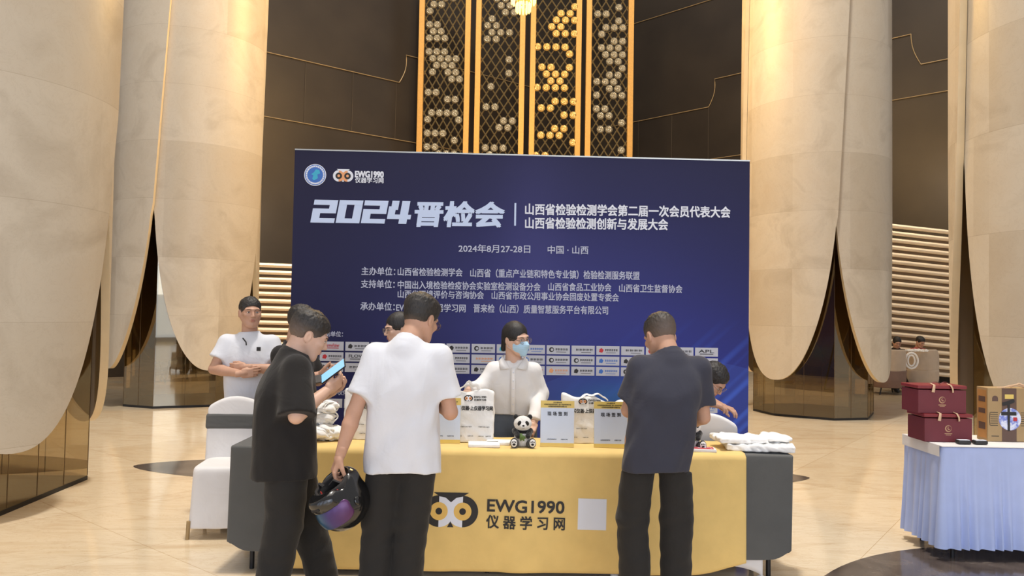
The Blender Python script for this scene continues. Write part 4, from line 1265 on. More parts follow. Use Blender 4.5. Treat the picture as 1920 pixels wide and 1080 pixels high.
# man in white T-shirt, seen from behind, helmet in his left hand
W1X, W1Y = -.535, 3.76
man_white, _, jw = person('man from behind in plain white T-shirt, holding a motorcycle helmet', (W1X, W1Y), 180, dict(
    pelvis=(-.01, 0, .90), chest=(0, .0, 1.17), neck=(-.015, -.02, 1.385), head=(-.065, -.115, 1.495), hrot=(-32, 24, 0), sw=.178,
    elL=(.232, .06, 1.04), wrL=(.285, .11, .835), elR=(-.235, -.02, 1.035), wrR=(-.12, -.22, 1.10),
    knL=(.11, 0, .48), knR=(-.055, -.01, .48), anL=(.125, .03, .09), anR=(-.03, .02, .09),
    hem=.745, torso=[(.187, .135), (.183, .13), (.188, .125), (.175, .105), (.12, .078), (.068, .062)], sleeve=.74, sleeve_r=(.060, .078), folds=.009, seed=2,
    hands={'L': ((.36, .02, -1), (-.8, -.35, -.2), (-.2, .9, -.2), [40, 46, 50, 50], (.5, .8)), 'R': ((.8, -.6, .1), (0, 0, 1), (0, -1, 0), [30, 34, 36, 40], (.5, .5))},
    hair='mop', hairmat='hair_fade', hair_top=.018, fade=(-.075, -.02), fade_k=.8, glasses=True, skin='skin_tan', top='tee_white', leg_r=(.09, .082, .078), shoes='shoe_white'))
# man in black T-shirt looking at a phone
W2X, W2Y = -1.13, 3.88
man_black, _, jb = person('man in oversized black T-shirt and black trousers looking down at a lit phone', (W2X, W2Y), 112, dict(
    pelvis=(0, .02, .87), chest=(0, .03, 1.12), neck=(.0, -.005, 1.315), head=(.0, -.078, 1.400), hrot=(0, 26, 0), sw=.17,
    elR=(-.24, .0, 1.02), wrR=(-.13, -.16, 1.13), elL=(.20, -.04, 1.03), wrL=(.0, -.19, 1.10),
    knR=(-.10, .03, .47), anR=(-.12, .10, .09), knL=(.09, -.10, .46), anL=(.10, -.20, .09),
    hem=.69, hem_xy=(0, .03), torso=[(.21, .165), (.205, .16), (.19, .15), (.175, .12), (.12, .085), (.066, .066)], sleeve=1.0, sleeve_r=(.068, .10), folds=.007, seed=5,
    hands={'R': ((.35, -.85, .55), (.75, .55, .3), (.1, .2, 1), [38, 42, 46, 50], (.5, .5)), 'L': ((-.45, -.75, .45), (-.1, .4, .9), (-.6, -.3, .4), [40, 44, 46, 50], (.5, .5))},
    hair='short', hair_top=.016, fade=(-.05, .055), skin='skin_fair', top='tee_black', leg_r=(.115, .094, .082), shoes='shoe_dark'))
# man in navy T-shirt, seen from behind
W3X, W3Y = .80, 3.96
man_navy, _, jn = person('man from behind in dark navy T-shirt bowing over the right half of the desk', (W3X, W3Y), 180, dict(
    pelvis=(.02, .02, .90), chest=(-.02, .02, 1.14), neck=(-.045, -.03, 1.335), head=(-.012, -.115, 1.425), hrot=(22, 30, 0), sw=.175,
    elL=(.165, -.06, 1.03), wrL=(.05, -.28, 1.03), elR=(-.235, -.06, 1.0), wrR=(-.13, -.27, .93),
    knL=(.145, .0, .48), knR=(-.085, .0, .48), anL=(.13, .03, .09), anR=(-.08, .02, .09),
    hem=.735, hem_xy=(.035, .02), torso=[(.174, .14), (.178, .138), (.185, .13), (.18, .112), (.12, .085), (.070, .066)], sleeve=.72, sleeve_r=(.060, .078), folds=.009, seed=8,
    hands={'L': ((-.5, -.8, .2), (0, 0, -1), (-.6, -.3, 0), [30, 34, 36, 40], (.5, .5)), 'R': ((.3, -.9, -.2), (0, 0, -1), (.6, -.3, 0), [30, 34, 36, 40], (.5, .5))},
    hair='short', hair_top=.008, fade=(-.05, .075), fade_k=.75, skin='skin_tan', top='tee_navy', leg_r=(.082, .084, .080), shoes='shoe_dark', bulk=1.05))
# man with crossed arms
cross = dict(pelvis=(0, 0, .92), chest=(0, .0, 1.16), neck=(.0, .0, 1.345), head=(.005, -.03, 1.505), hrot=(24, 2, 0), sw=.185,
    elR=(-.245, -.06, 1.075), wrR=(-.01, -.215, 1.055), elL=(.235, -.06, 1.07), wrL=(.01, -.175, 1.10),
    hem=.835, torso=[(.172, .13), (.178, .13), (.19, .13), (.178, .108), (.12, .08), (.066, .062)], sleeve=.62, sleeve_r=(.062, .08), folds=.006, seed=11,
    hands={'R': ((1, .15, .12), (0, 1, 0), (0, 0, 1), [22, 28, 30, 34], (.4, .3)), 'L': ((-1, .25, -.06), (0, 1, 0), (0, 0, 1), [22, 28, 30, 34], (.4, .3))},
    hair='short', hair_top=.006, fade=(-.03, .05), fade_k=.5, skin='skin_tan', top='tee_white', bulk=1.06)
man_cross, _, _ = person('man with crossed arms in white T-shirt at the left', (-2.02, 5.78), 8, cross)
for (a, c, n_) in ((( -.02, -.13, 1.3), None, 0),):
    b = MB(); b.tube([(-.028, -.112, 1.315), (.0, -.128, 1.285), (.004, -.133, 1.262)], .005, 6); b.build('neck_placket', 'black_print', man_cross, smooth=True)
    b = MB(); b.box((.095, -.137, 1.235), (.03, .004, .03)); b.build('chest_emblem', 'black_print', man_cross)
# person mostly hidden behind the man in black
person('person in black T-shirt mostly hidden behind the man looking at his phone', (-1.52, 5.22), 72, dict(
    pelvis=(0, 0, .90), chest=(0, 0, 1.14), neck=(0, -.01, 1.30), head=(0, -.07, 1.435), hrot=(10, 18, 0), sw=.17,
    elR=(-.20, -.08, 1.03), wrR=(-.06, -.26, 1.10), elL=(.2, -.08, 1.03), wrL=(.06, -.26, 1.10), hem=.75, folds=.006, seed=15,
    hands={'R': ((.2, -.9, .3), (.4, 0, .9), (-.2, -.3, 1), GRIP, (.5, .5)), 'L': ((-.2, -.9, .3), (-.4, 0, .9), (.2, -.3, 1), GRIP, (.5, .5))},
    hair='short', hair_top=.014, fade_k=.2, skin='skin_tan', top='tee_black'))
# woman with glasses behind the man in white
person('woman with glasses hidden up to the face behind the white T-shirt man', (-.80, 5.42), -52, dict(
    pelvis=(0, 0, .88), chest=(0, 0, 1.10), neck=(0, 0, 1.275), head=(0, -.025, 1.41), hrot=(-10, 12, 0), sw=.15, hscale=.95, bulk=.9,
    elR=(-.19, -.02, 1.0), wrR=(-.13, -.2, .93), elL=(.19, -.02, 1.0), wrL=(.13, -.2, .93), hem=.78, folds=.005, seed=17,
    hands={'R': ((.1, -.9, -.1), (0, 0, -1), (.6, -.3, 0), [25]*4, (.5, .5)), 'L': ((-.1, -.9, -.1), (0, 0, -1), (-.6, -.3, 0), [25]*4, (.5, .5))},
    hair='tail', hairmat='hair_black', skin='skin_fair', top='tee_black', glasses=True))
# masked woman
woman, wHm, jm = person('woman in pale blue face mask and sheer white shirt standing behind the desk', (.02, 5.2), 0, dict(
    pelvis=(0, .06, .84), chest=(.0, .02, 1.03), neck=(.0, -.01, 1.215), head=(.015, -.045, 1.360), hrot=(44, 8, -4), sw=.152, hscale=.95, bulk=.88,
    elR=(-.215, -.05, 1.03), wrR=(-.30, -.16, 1.015), elL=(.195, .0, .985), wrL=(.14, -.20, .81), long=True, sleeve_r=(.052, .066),
    hem=.835, hem_xy=(.0, .05), torso=[(.150, .115), (.165, .125), (.165, .128), (.15, .10), (.10, .07), (.062, .058)], folds=.008, seed=21,
    knL=(.09, .05, .44), knR=(-.09, .05, .44), anL=(.09, .07, .09), anR=(-.09, .07, .09),
    hands={'R': ((-.5, -.55, -.75), (.3, .5, -.5), (.4, -.7, .1), [44, 48, 50, 50], (.45, .7)), 'L': ((-.25, -.7, -.5), (-.2, .3, -.8), (-.8, -.3, 0), [30, 34, 36, 40], (.5, .5))},
    hair='tail', hairmat='hair_black', skin='skin_fair', top='blouse', trousers='denim', mask=True, glasses=True, band=False, vneck=True, handsize=.86))
# shirt collar and button strip
b = MB()
for sx_ in (-1, 1):
    pts = [(sx_*.066, .035, 1.255), (sx_*.075, -.045, 1.235), (sx_*.028, -.115, 1.165), (sx_*.09, -.105, 1.155), (sx_*.105, -.03, 1.205), (sx_*.085, .045, 1.225)]
    b.add([Vector(p) for p in pts], [(0, 1, 4, 5), (1, 2, 3, 4)])
cl = b.build('shirt_collar', 'blouse', woman, smooth='all'); solidify(cl, .004)
b = MB(); b.grid(lambda u, v: (-.014+.028*u, -.112-.028*math.sin(PI*min(1, v*1.1)), 1.17-.32*v), 3, 14); bs = b.build('button_strip', 'blouse', woman, smooth='all'); solidify(bs, .003)
for k in range(5):
    b = MB(); v = .1+.17*k; b.ell((0, -.114-.028*math.sin(PI*min(1, v*1.1)), 1.17-.32*v), (.005, .003, .005), n=10); b.build('button', 'white_print', woman, smooth='all')
# bending man at the right
person('person in white T-shirt with short black hair bending over a covered chair behind the desk', (1.20, 5.62), 62, dict(
    pelvis=(0, .14, .86), chest=(0, -.06, 1.0), neck=(0, -.18, 1.10), head=(0, -.315, 1.075), hrot=(-14, 48, 0), sw=.17,
    elR=(-.24, -.25, .92), wrR=(-.28, -.36, .945), elL=(.23, -.22, .9), wrL=(.12, -.35, .88), hem=.80, hem_xy=(0, .1),
    torso=[(.17, .125), (.175, .125), (.18, .13), (.175, .12), (.12, .09), (.066, .062)], folds=.009, seed=23, sleeve=.6,
    hands={'R': ((.25, -.9, -.25), (.0, .3, -1), (.7, 0, .2), [26, 30, 30, 34], (.5, .4)), 'L': ((-.2, -.8, -.2), (0, 0, -1), (-.6, -.3, 0), [25]*4, (.5, .5))},
    hair='short', hair_top=.012, hairmat='hair_black', skin='skin_tan', top='tee_white', glasses=True))
# ------------------------------------------------------------------ things on and around the desk
MAT['panda_white'] = mat_fabric('white plush', (228, 226, 222), .95, .04, .25, 60, .4); MAT['panda_black'] = mat_fabric('black plush', (34, 33, 33), .95, .1, .3, 60, .4)
MAT['leaf'] = simple('green felt leaf', (92, 118, 62), .7, 0, .1)
MAT['sign_face'] = simple('pale sign sheet', (206, 216, 232), .35, 0, .01, coat=.4); MAT['sign_yellow'] = simple('yellow sign band', (226, 198, 104), .4, 0, .01)
MAT['acrylic'] = simple('sign edge', (222, 206, 150), .3, 0, .02)
MAT['helmet'] = simple('gloss black shell', (20, 20, 21), .16, 0, 0, coat=.6); MAT['liner'] = simple('helmet lining', (40, 38, 38), .9, 0, .1, 60, .4)
MAT['red_pad'] = simple('red pad', (190, 60, 52), .7, 0, 0)
MAT['maroon'] = simple('maroon gift box card', (108, 34, 44), .55, 0, .06, 8); MAT['gold_print'] = simple('dull gold print', (186, 150, 112), .4, .5, 0)
MAT['ribbon'] = simple('pale gold ribbon', (206, 172, 138), .5, 0, .05)
MAT['kraft'] = simple('kraft gift carton', (170, 142, 100), .7, 0, .05, 8); MAT['brown_band'] = simple('brown band', (98, 74, 62), .6, 0, .05)
MAT['bluewhite'] = None
def mat_bluewhite():
    s = NT('blue and white china print'); nz = s.noise(26, 4, .6); s.l(s.ramp(nz.outputs[0], [(.42, lin((226, 230, 246))), (.56, lin((120, 136, 214)))]), s.b.inputs['Base Color']); s.b.inputs['Roughness'].default_value = .5; return s.m
MAT['bluewhite'] = mat_bluewhite()
def mat_visor():
    s = NT('iridescent visor'); sep = s.n('ShaderNodeSeparateXYZ'); s.l(s.coord(), sep.inputs[0])
    f = s.math('MULTIPLY_ADD', sep.outputs[0], 4.2, .5); s.l(s.ramp(f, [(0, lin((92, 50, 90))), (.35, lin((66, 52, 108))), (.6, lin((40, 88, 122))), (.8, lin((24, 30, 40)))]), s.b.inputs['Base Color'])
    s.b.inputs['Metallic'].default_value = .3; s.b.inputs['Roughness'].default_value = .28; return s.m
MAT['visor'] = mat_visor()
def mat_screen():
    s = NT('lit phone screen'); s.b.inputs['Base Color'].default_value = (.02, .02, .02, 1); s.b.inputs['Emission Color'].default_value = lin((150, 206, 246)); s.b.inputs['Emission Strength'].default_value = 1.25; s.b.inputs['Roughness'].default_value = .2; return s.m
MAT['screen'] = mat_screen()
FRX = Matrix.Rotation(PI/2, 4, 'X')
def axes(x, y, z, loc):
    m = Matrix.Identity(4)
    for i in range(3): m[i][0] = x[i]; m[i][1] = y[i]; m[i][2] = z[i]; m[i][3] = loc[i]
    return m
def ortho(z, x):
    z = Vector(z).normalized(); x = Vector(x); x = (x-z*x.dot(z)).normalized(); return x, z.cross(x), z

def desk_sign(px, Y, lean, label, rz=0.0):
    p = at(px, 800, Y); root = empty('desk_sign', (p.x, Y, TZ+.009), rz); tag(root, label, 'sign', 'sign-in notices on the desk')
    w, h = .204, .275
    Lm = Matrix.Rotation(-lean, 4, 'X')
    b = MB(); b.box(Lm @ Vector((0, 0, h/2)), (w, .006, h), M=Lm); b.build('board', 'acrylic', root)
    b = MB(); b.box(Lm @ Vector((0, -.0036, h-.022)), (w-.002, .001, .042), M=Lm); b.build('upper_band', 'sign_yellow', root)
    b = MB(); b.box(Lm @ Vector((0, -.0036, .012)), (w-.002, .001, .022), M=Lm); b.build('lower_band', 'sign_yellow', root)
    b = MB(); b.box(Lm @ Vector((0, -.0036, .023+(h-.066)/2)), (w-.002, .001, h-.066), M=Lm); b.build('sheet', 'sign_face', root)
    b = MB(); b.box(Lm @ Vector((0, .055, h*.38)), (w*.5, .004, h*.8), M=Matrix.Rotation(.32, 4, 'X') @ Lm); b.build('easel_leg', 'acrylic', root)
    def T(t, x0, x1, z, hh, bo=.01): lettering(t, 'black_print', root, Lm @ Matrix.Translation((x0, -.0045, z)) @ FRX, x1-x0, hh, bo)
    T('2024晋检会', -.026, .026, h-.010, .008); T('山西省检验检测学会第二届一次会员代表大会', -.082, .082, h-.0225, .0085, .004); T('山西省检验检测创新与发展大会', -.056, .056, h-.0345, .0085, .004)
    T('现 场 签 到', -.060, .060, h-.078, .024, .02)
    T('山西省检验检测学会', -.062, -.004, .045, .007, 0); T('仪器学习网', .022, .062, .045, .007, 0)
    return root
desk_sign(1045, 4.53, .08, 'left pale sign-in notice with yellow bands standing beside the plush panda', -.02)
desk_sign(1145.5, 4.53, .08, 'right pale sign-in notice with yellow bands beside the man in navy', .02)
desk_sign(832, 4.58, .08, 'pale sign-in notice half hidden behind the white T-shirt man', .03)

def tote(px0, px1, Y, h, label, dpt=.13, rz=0, seed=1, slump=0.0, text=True, tx=0.0):
    a = at(px0, 800, Y); c = at(px1, 800, Y); w = c.x-a.x
    root = empty('tote_bag', ((a.x+c.x)/2, Y, TZ+.006), rz); tag(root, label, 'bag', 'white cotton tote bags standing on the desk')
    def f(p):
        top = h-slump*(p[:, 0]/w+.5)-.012*np.sin(p[:, 0]*30+seed)
        t = np.clip(p[:, 2]/h, 0, 1)
        q = p.copy(); q[:, 1] = p[:, 1]/(1-.55*t**2)
        d = rbox(q, (0, 0, h/2), (w/2, dpt/2, h/2+.02), .02)*.8
        d = smax(d, p[:, 2]-top, .015)
        d = d+.006*wob(p, 16, seed)+.004*wob(p, 42, seed+3)
        return np.maximum(d, .002-p[:, 2])
    body = sdf_mesh('cloth_body', [(f, (-w/2-.03, -dpt/2-.03, -.01), (w/2+.03, dpt/2+.03, h+.04), .0065)], 'canvas', root)
    for sy in (-1, 1):
        b = MB(); pts = [(-w*.22+w*.44*k/14, sy*.018+.01*math.sin(k*.8+seed), h-slump*.5-.01+(.055 if slump == 0 else .035)*math.sin(PI*k/14)**.6*(1+.2*math.sin(k+seed))) for k in range(15)]
        b.tube(pts, .010, 8, ry=.003); b.build('handle', 'canvas', root, smooth=True)
    if text:
        from mathutils.bvhtree import BVHTree
        bv = BVHTree.FromPolygons([v.co.copy() for v in body.data.vertices], [tuple(p.vertices) for p in body.data.polygons])
        def put(ob, x, z, sc=1):
            X = Matrix.Translation((x, 0, z)) @ FRX; bm = bmesh.new(); bm.from_mesh(ob.data)
            for v in bm.verts:
                v.co = X @ v.co; hit = bv.ray_cast(Vector((v.co.x, -.5, v.co.z)), Vector((0, 1, 0)))
                if hit[0]: v.co.y = hit[0].y-.0035+v.co.y*1.0
            bm.to_mesh(ob.data); bm.free(); ob.matrix_local = Matrix.Identity(4)
        I = Matrix.Identity(4)
        put(lettering('EWG1990', 'black_print', root, I, .075, .012, .03), tx+.0, h*.885)
        put(lettering('仪器学习网', 'black_print', root, I, .075, .012, .02), tx+.0, h*.83)
        e = owl('owl_emblem', root, I, .055, 'black_print', 'white_print', 'orange_print'); put(e, tx-.035, h*.858)
        put(lettering('买仪器·上仪器学习网', 'black_print', root, I, .215, .026, .03), tx-.098, h*.67)
        for x in (-.09, -.02, .045, .09): put(lettering('仪器学习网', 'black_print', root, I, .034, .006, 0), tx+x-.015, h*.13)
        for x in (-.05, .06): put(lettering('仪器学习网小程序', 'black_print', root, I, .07, .006, 0), tx+x-.03, h*.31)
    return root
tote(833, 926, 4.70, .315, 'white printed tote bag the masked woman holds by its top', seed=2, tx=.03)
tote(1052, 1172, 4.74, .30, 'white printed tote bag with rumpled top between the two sign-in notices', seed=5, slump=.05, tx=-.035)
tote(648, 730, 4.74, .305, 'white tote bag standing behind the arm of the white T-shirt man', seed=9, slump=.02, text=True, tx=.0)

def crumple(name, c, r, seed, label, group, cat='bag', rz=0, loops=1, flatk=1.0, rough=1.0):
    root = empty(name, c, rz); tag(root, label, cat, group)
    def f(p):
        d = el(p, (0, 0, r[2]*.9), r) if flatk > 0 else rbox(p, (0, 0, r[2]), r, min(r)*.6)
        d = d+rough*(.012*wob(p, 22, seed, 1, 1.2, 1.6)+.022*(.35-np.abs(wob(p, 34, seed+1, 1.2, 1, 1.4)))+.012*(.3-np.abs(wob(p, 70, seed+2, .6, 1, 1.3))))
        return np.maximum(d, .002-p[:, 2])
    sdf_mesh('folded_cloth', [(f, (-r[0]-.05, -r[1]-.05, -.01), (r[0]+.05, r[1]+.05, 2*r[2]+.05), .0055)], 'canvas', root)
    rn = random.Random(seed)
    for k in range(loops):
        cx = rn.uniform(-.5, .5)*r[0]; b = MB(); rr = rn.uniform(.03, .045); tl = rn.uniform(-.6, .6)
        pts = [(cx+rr*1.3*math.cos(2*PI*i/18), -r[1]*.62+rr*.5*math.sin(2*PI*i/18)*math.sin(tl), r[2]*1.0+rr*.8*math.sin(2*PI*i/18)) for i in range(18)]
        b.tube(pts, .009, 8, closed=True, ry=.004); b.build('handle', 'canvas', root, smooth=True)
    return root
Zt = TZ+.006
for i, (px, Y, z, r, lab) in enumerate((
        (600, 4.62, Zt, (.10, .10, .055), 'crumpled white tote bag lying at the bottom of the heap beside the black T-shirt man'),
        (625, 4.66, Zt, (.085, .09, .045), 'crumpled white tote bag at the right foot of the heap on the yellow cloth'),
        (603, 4.66, Zt+.095, (.085, .085, .05), 'crumpled white tote bag in the middle of the heap at the left desk end'),
        (612, 4.66, Zt+.165, (.075, .055, .035), 'crumpled white tote bag with pointed corner on top of the heap'))):
    p = at(px, 800, Y); crumple('tote_bag', (p.x, Y, z), r, 30+i, lab, 'heap of white tote bags at the left desk end', rz=.3*i, loops=2)
for i, (px, Y, z, r, lab) in enumerate((
        (1420, 4.60, Zt, (.20, .13, .022), 'flat folded white tote bag at the bottom of the pile on the right desk corner'),
        (1452, 4.64, Zt+.040, (.11, .10, .026), 'white tote bag bunched up over the right desk corner, grey cloth below'),
        (1385, 4.62, Zt+.042, (.15, .11, .016), 'folded white tote bag lying on top of the pile on the right'))):
    p = at(px, 800, Y); crumple('tote_bag', (p.x, Y, z), r, 50+i, lab, 'flat pile of white tote bags at the right desk end', rz=-.15+.12*i, loops=0, flatk=1 if i == 1 else -1, rough=.55)

# flat packs in front of the standing bag
for i, (px, Y, w, d_, z, rz, lab) in enumerate(((908, 4.52, .19, .12, Zt, .06, 'flat white plastic-wrapped pack lying left of the plush panda'), (935, 4.60, .15, .11, Zt, -.08, 'second white plastic-wrapped pack lying behind the first one'))):
    p = at(px, 800, Y); b = MB(); b.box((0, 0, .012), (w, d_, .022), bev=.008)
    o = b.build('flat_pack', 'canvas', None, smooth=True); o.location = (p.x, Y, z); o.rotation_euler.z = rz; tag(o, lab, 'packet', 'white packs on the desk')

def panda(px, Y, label, rz=0.0):
    p = at(px, 800, Y); root = empty('plush_panda', (p.x, Y, Zt), rz); tag(root, label, 'plush toy', 'plush pandas on the desk')
    B, Wt = 'panda_black', 'panda_white'
    def part(name, mat, fn, lo, hi, par=root): return sdf_mesh(name, [(fn, lo, hi, .0035)], mat, par)
    fz = lambda p: .0012*wob(p, 300, 1)
    part('torso', Wt, lambda p: smax(el(p, (0, .01, .052), (.050, .044, .056)), .001-p[:, 2], .003)+fz(p), (-.06, -.05, 0), (.06, .06, .115))
    part('shoulders', B, lambda p: el(p, (0, .012, .092), (.052, .042, .026))+fz(p), (-.06, -.05, .06), (.06, .06, .125))
    hd = part('head', Wt, lambda p: smin(el(p, (0, -.004, .140), (.054, .046, .046)), el(p, (0, -.044, .128), (.022, .016, .016)), .012)+fz(p), (-.065, -.075, .085), (.065, .05, .195))
    for sx in (-1, 1):
        part('ear', B, lambda p: el(p, (sx*.042, .002, .178), (.017, .011, .017))+fz(p), (sx*.042-.025, -.02, .155), (sx*.042+.025, .02, .2), hd)
        b = MB(); b.ell((sx*.022, -.043, .146), (.0125, .008, .0155), Matrix.Rotation(sx*-.45, 3, 'Y')); b.build('eye_patch', B, hd, smooth='all')
        b = MB(); b.ell((sx*.020, -.0505, .148), (.004, .003, .004), n=10); b.build('eye', 'iris', hd, smooth='all')
        part('arm', B, lambda p: rc(p, (sx*.046, 0, .095), (sx*.030, -.045, .070), .019, .015)+fz(p), (min(0, sx*.075), -.07, .045), (max(0, sx*.075), .03, .125))
        lg = part('leg', B, lambda p: smin(rc(p, (sx*.038, .0, .024), (sx*.052, -.052, .026), .024, .020), el(p, (sx*.054, -.060, .032), (.024, .014, .030)), .008)+fz(p), (min(0, sx*.09), -.085, -.002), (max(0, sx*.09), .03, .07))
        b = MB(); b.ell((sx*.055, -.071, .033), (.019, .006, .024)); sp = b.build('sole', Wt, lg, smooth='all')
        b = MB(); b.ell((sx*.055, -.0765, .026), (.009, .0025, .007), n=10)
        for k in (-1, 0, 1): b.ell((sx*.055+k*.009, -.0765, .042-.002*abs(k)), (.0035, .002, .004), n=8)
        b.build('toe_pads', B, sp, smooth='all')
    b = MB(); b.ell((0, -.0600, .134), (.0075, .005, .005), n=12); b.tube([(-.008, -.0585, .122), (0, -.0605, .120), (.008, -.0585, .122)], .0012, 5); b.build('nose', B, hd, smooth='all')
    for a_, l_ in ((.5, .055), (-.1, .05), (1.1, .045)):
        b = MB(); n = 8; vs = []
        for i in range(n+1):
            t = i/n; w = .010*math.sin(PI*t)**.8
            cx = -.012+math.sin(a_)*l_*(t-.3); cz = .072-math.cos(a_)*l_*(t-.4)
            vs += [(cx-w*math.cos(a_), -.062-.004*math.sin(PI*t), cz-w*math.sin(a_)), (cx+w*math.cos(a_), -.062-.004*math.sin(PI*t), cz+w*math.sin(a_))]
        b.add(vs, [(2*i, 2*i+1, 2*i+3, 2*i+2) for i in range(n)]); o = b.build('bamboo_leaf', 'leaf', root, smooth='all'); solidify(o, .0015)
    return root
panda(980, 4.53, 'plush panda with a green bamboo leaf sitting left of the sign-in notices', .06)
panda(1297, 4.56, 'plush panda half hidden by the man in navy at the right', -.05)

# red and white patterned case under the second panda
p = at(1312, 840, 4.50)
b = MB(); b.box((0, 0, .010), (.20, .09, .018), bev=.006); o = b.build('flat_case', 'white_cloth', None, smooth=True); o.location = (p.x-.01, 4.488, Zt); o.rotation_euler.z = -.12
tag(o, 'flat white case with red patterned lid lying in front of the half hidden panda', 'case')
b = MB(); b.box((0, 0, .0205), (.17, .07, .002)); b.build('red_lid', 'red_print', o)
for k in range(9):
    b = MB(); b.box((-.07+.0175*k, -.01+.02*(k % 2), .0222), (.008, .02, .001), rz=.7); b.build('lid_pattern', 'white_print', o)
# kraft folder standing behind the right notice
p = at(1186, 800, 4.72); b = MB(); b.box((0, 0, .115), (.12, .035, .23), bev=.003); o = b.build('paper_carton', simple('cream carton', (226, 200, 164), .7), None); o.location = (p.x+.02, 4.70, Zt)
tag(o, 'cream paper carton standing between the right notice and the man in navy', 'box')
b = MB(); b.box((0, -.0005, .19), (.121, .037, .03)); b.build('dark_band', 'black_print', o)

# motorcycle helmet hanging from the hand of the man in white
def helmet():
    hand = Vector((W1X-.300-.035, W1Y+.03-.02, .74))
    C = at(640, 937, 3.655)
    down = Vector((-.50, -.30, .81)).normalized()                 # neck opening faces up and left
    fr = Vector((-.30, -.72, -.45)); x, y_, z = None, None, None
    z = -down; y = -(fr-z*fr.dot(z)).normalized(); x = y.cross(z)
    root = empty('motorcycle_helmet', C); root.matrix_world = axes(x, y, z, C)
    tag(root, 'glossy black motorcycle helmet with iridescent visor hanging from the hand of the man in white', 'helmet')
    def shell(p):
        d = el(p, (0, .0, .015), (.122, .145, .128))
        d = smin(d, el(p, (0, -.085, -.075), (.082, .070, .050)), .04)
        d = smin(d, el(p, (0, .05, -.06), (.105, .095, .07)), .03)
        inner = smin(el(p, (0, .0, .01), (.100, .120, .106)), rc(p, (0, .005, 0), (0, .012, -.2), .088, .092), .02)
        d = smax(d, -inner, .006); d = smax(d, -.108-p[:, 2], .006)
        m = np.abs(p[:, 0]); port = rbox(p, (0, -.14, .002), (.098, .085, .042), .03)
        return smax(d, -port, .005)
    sdf_mesh('shell', [(shell, (-.14, -.17, -.13), (.14, .17, .16), .005)], 'helmet', root)
    def vis(p):
        d = np.abs(el(p, (0, -.004, .015), (.120, .145, .126)))-.0042
        return smax(d, rbox(p, (0, -.14, .004), (.112, .10, .050), .03), .002)
    sdf_mesh('visor', [(vis, (-.14, -.17, -.06), (.14, 0, .08), .0036)], 'visor', root)
    def lin_(p):
        d = smin(el(p, (0, .0, .01), (.102, .122, .108)), rc(p, (0, .005, 0), (0, .012, -.1), .090, .094), .02)
        d = smax(d, -smin(el(p, (0, .0, .01), (.086, .104, .094)), rc(p, (0, .0, 0), (0, .008, -.2), .070, .076), .02), .006)
        d = smax(d, -.100-p[:, 2], .004); d = smax(d, -rbox(p, (0, -.14, .002), (.098, .085, .042), .03), .005)
        return d+.0025*wob(p, 60, 2)
    sdf_mesh('lining', [(lin_, (-.12, -.14, -.12), (.12, .14, .13), .005)], 'liner', root)
    for sx in (-1, 1):
        b = MB(); b.ell((sx*.074, -.030, -.075), (.006, .022, .022)); b.build('cheek_pad', 'red_pad', root, smooth='all')
        b = MB(); b.tube([(sx*.075, .0, -.09), (sx*.05, -.01, -.125), (sx*.02, -.02, -.11)], .007, 8, ry=.002); b.build('chin_strap', 'liner', root, smooth=True)
        b = MB(); b.ell((sx*.121, -.02, .012), (.006, .022, .022)); b.build('visor_hinge', 'helmet', root, smooth='all')
    b = MB(); b.ell((.098, .03, .085), (.004, .012, .026), Matrix.Rotation(.5, 3, 'Y')); b.build('reflective_badge', 'white_print', root, smooth='all')
    b = MB(); b.box((0, -.152, -.072), (.05, .01, .014), bev=.003); b.build('chin_vent', 'liner', root, smooth=True)
    return root
helmet()

# phones
def phone(C, nrm, along, label, lit=True, w=.074, h=.155):
    x, y, z = ortho(nrm, along); root = empty('smartphone', C); root.matrix_world = axes(y, x, -z if False else z, C) if False else axes(x, y, z, C)
    tag(root, label, 'phone')
    b = MB(); b.box((0, 0, 0), (h, w, .008), bev=.0025); b.build('phone_body', 'black_print', root, smooth=True)
    b = MB(); b.box((0, 0, .0042), (h-.008, w-.006, .0006)); b.build('screen', 'screen' if lit else 'iris', root)
    b = MB(); b.box((-h*.36, w*.22, -.005), (.03, .026, .003), bev=.001); b.build('camera_bump', 'black_metal', root, smooth=True)
phone(at(625, 696, 3.84), (-.55, -.55, .62), (.75, -.1, .55), 'smartphone with bright pale blue screen held by the man in black')
phone(at(589, 712, 4.95), (.1, -.6, .8), (.8, .2, .3), 'dark smartphone held by the person hidden behind the man in black', lit=False)

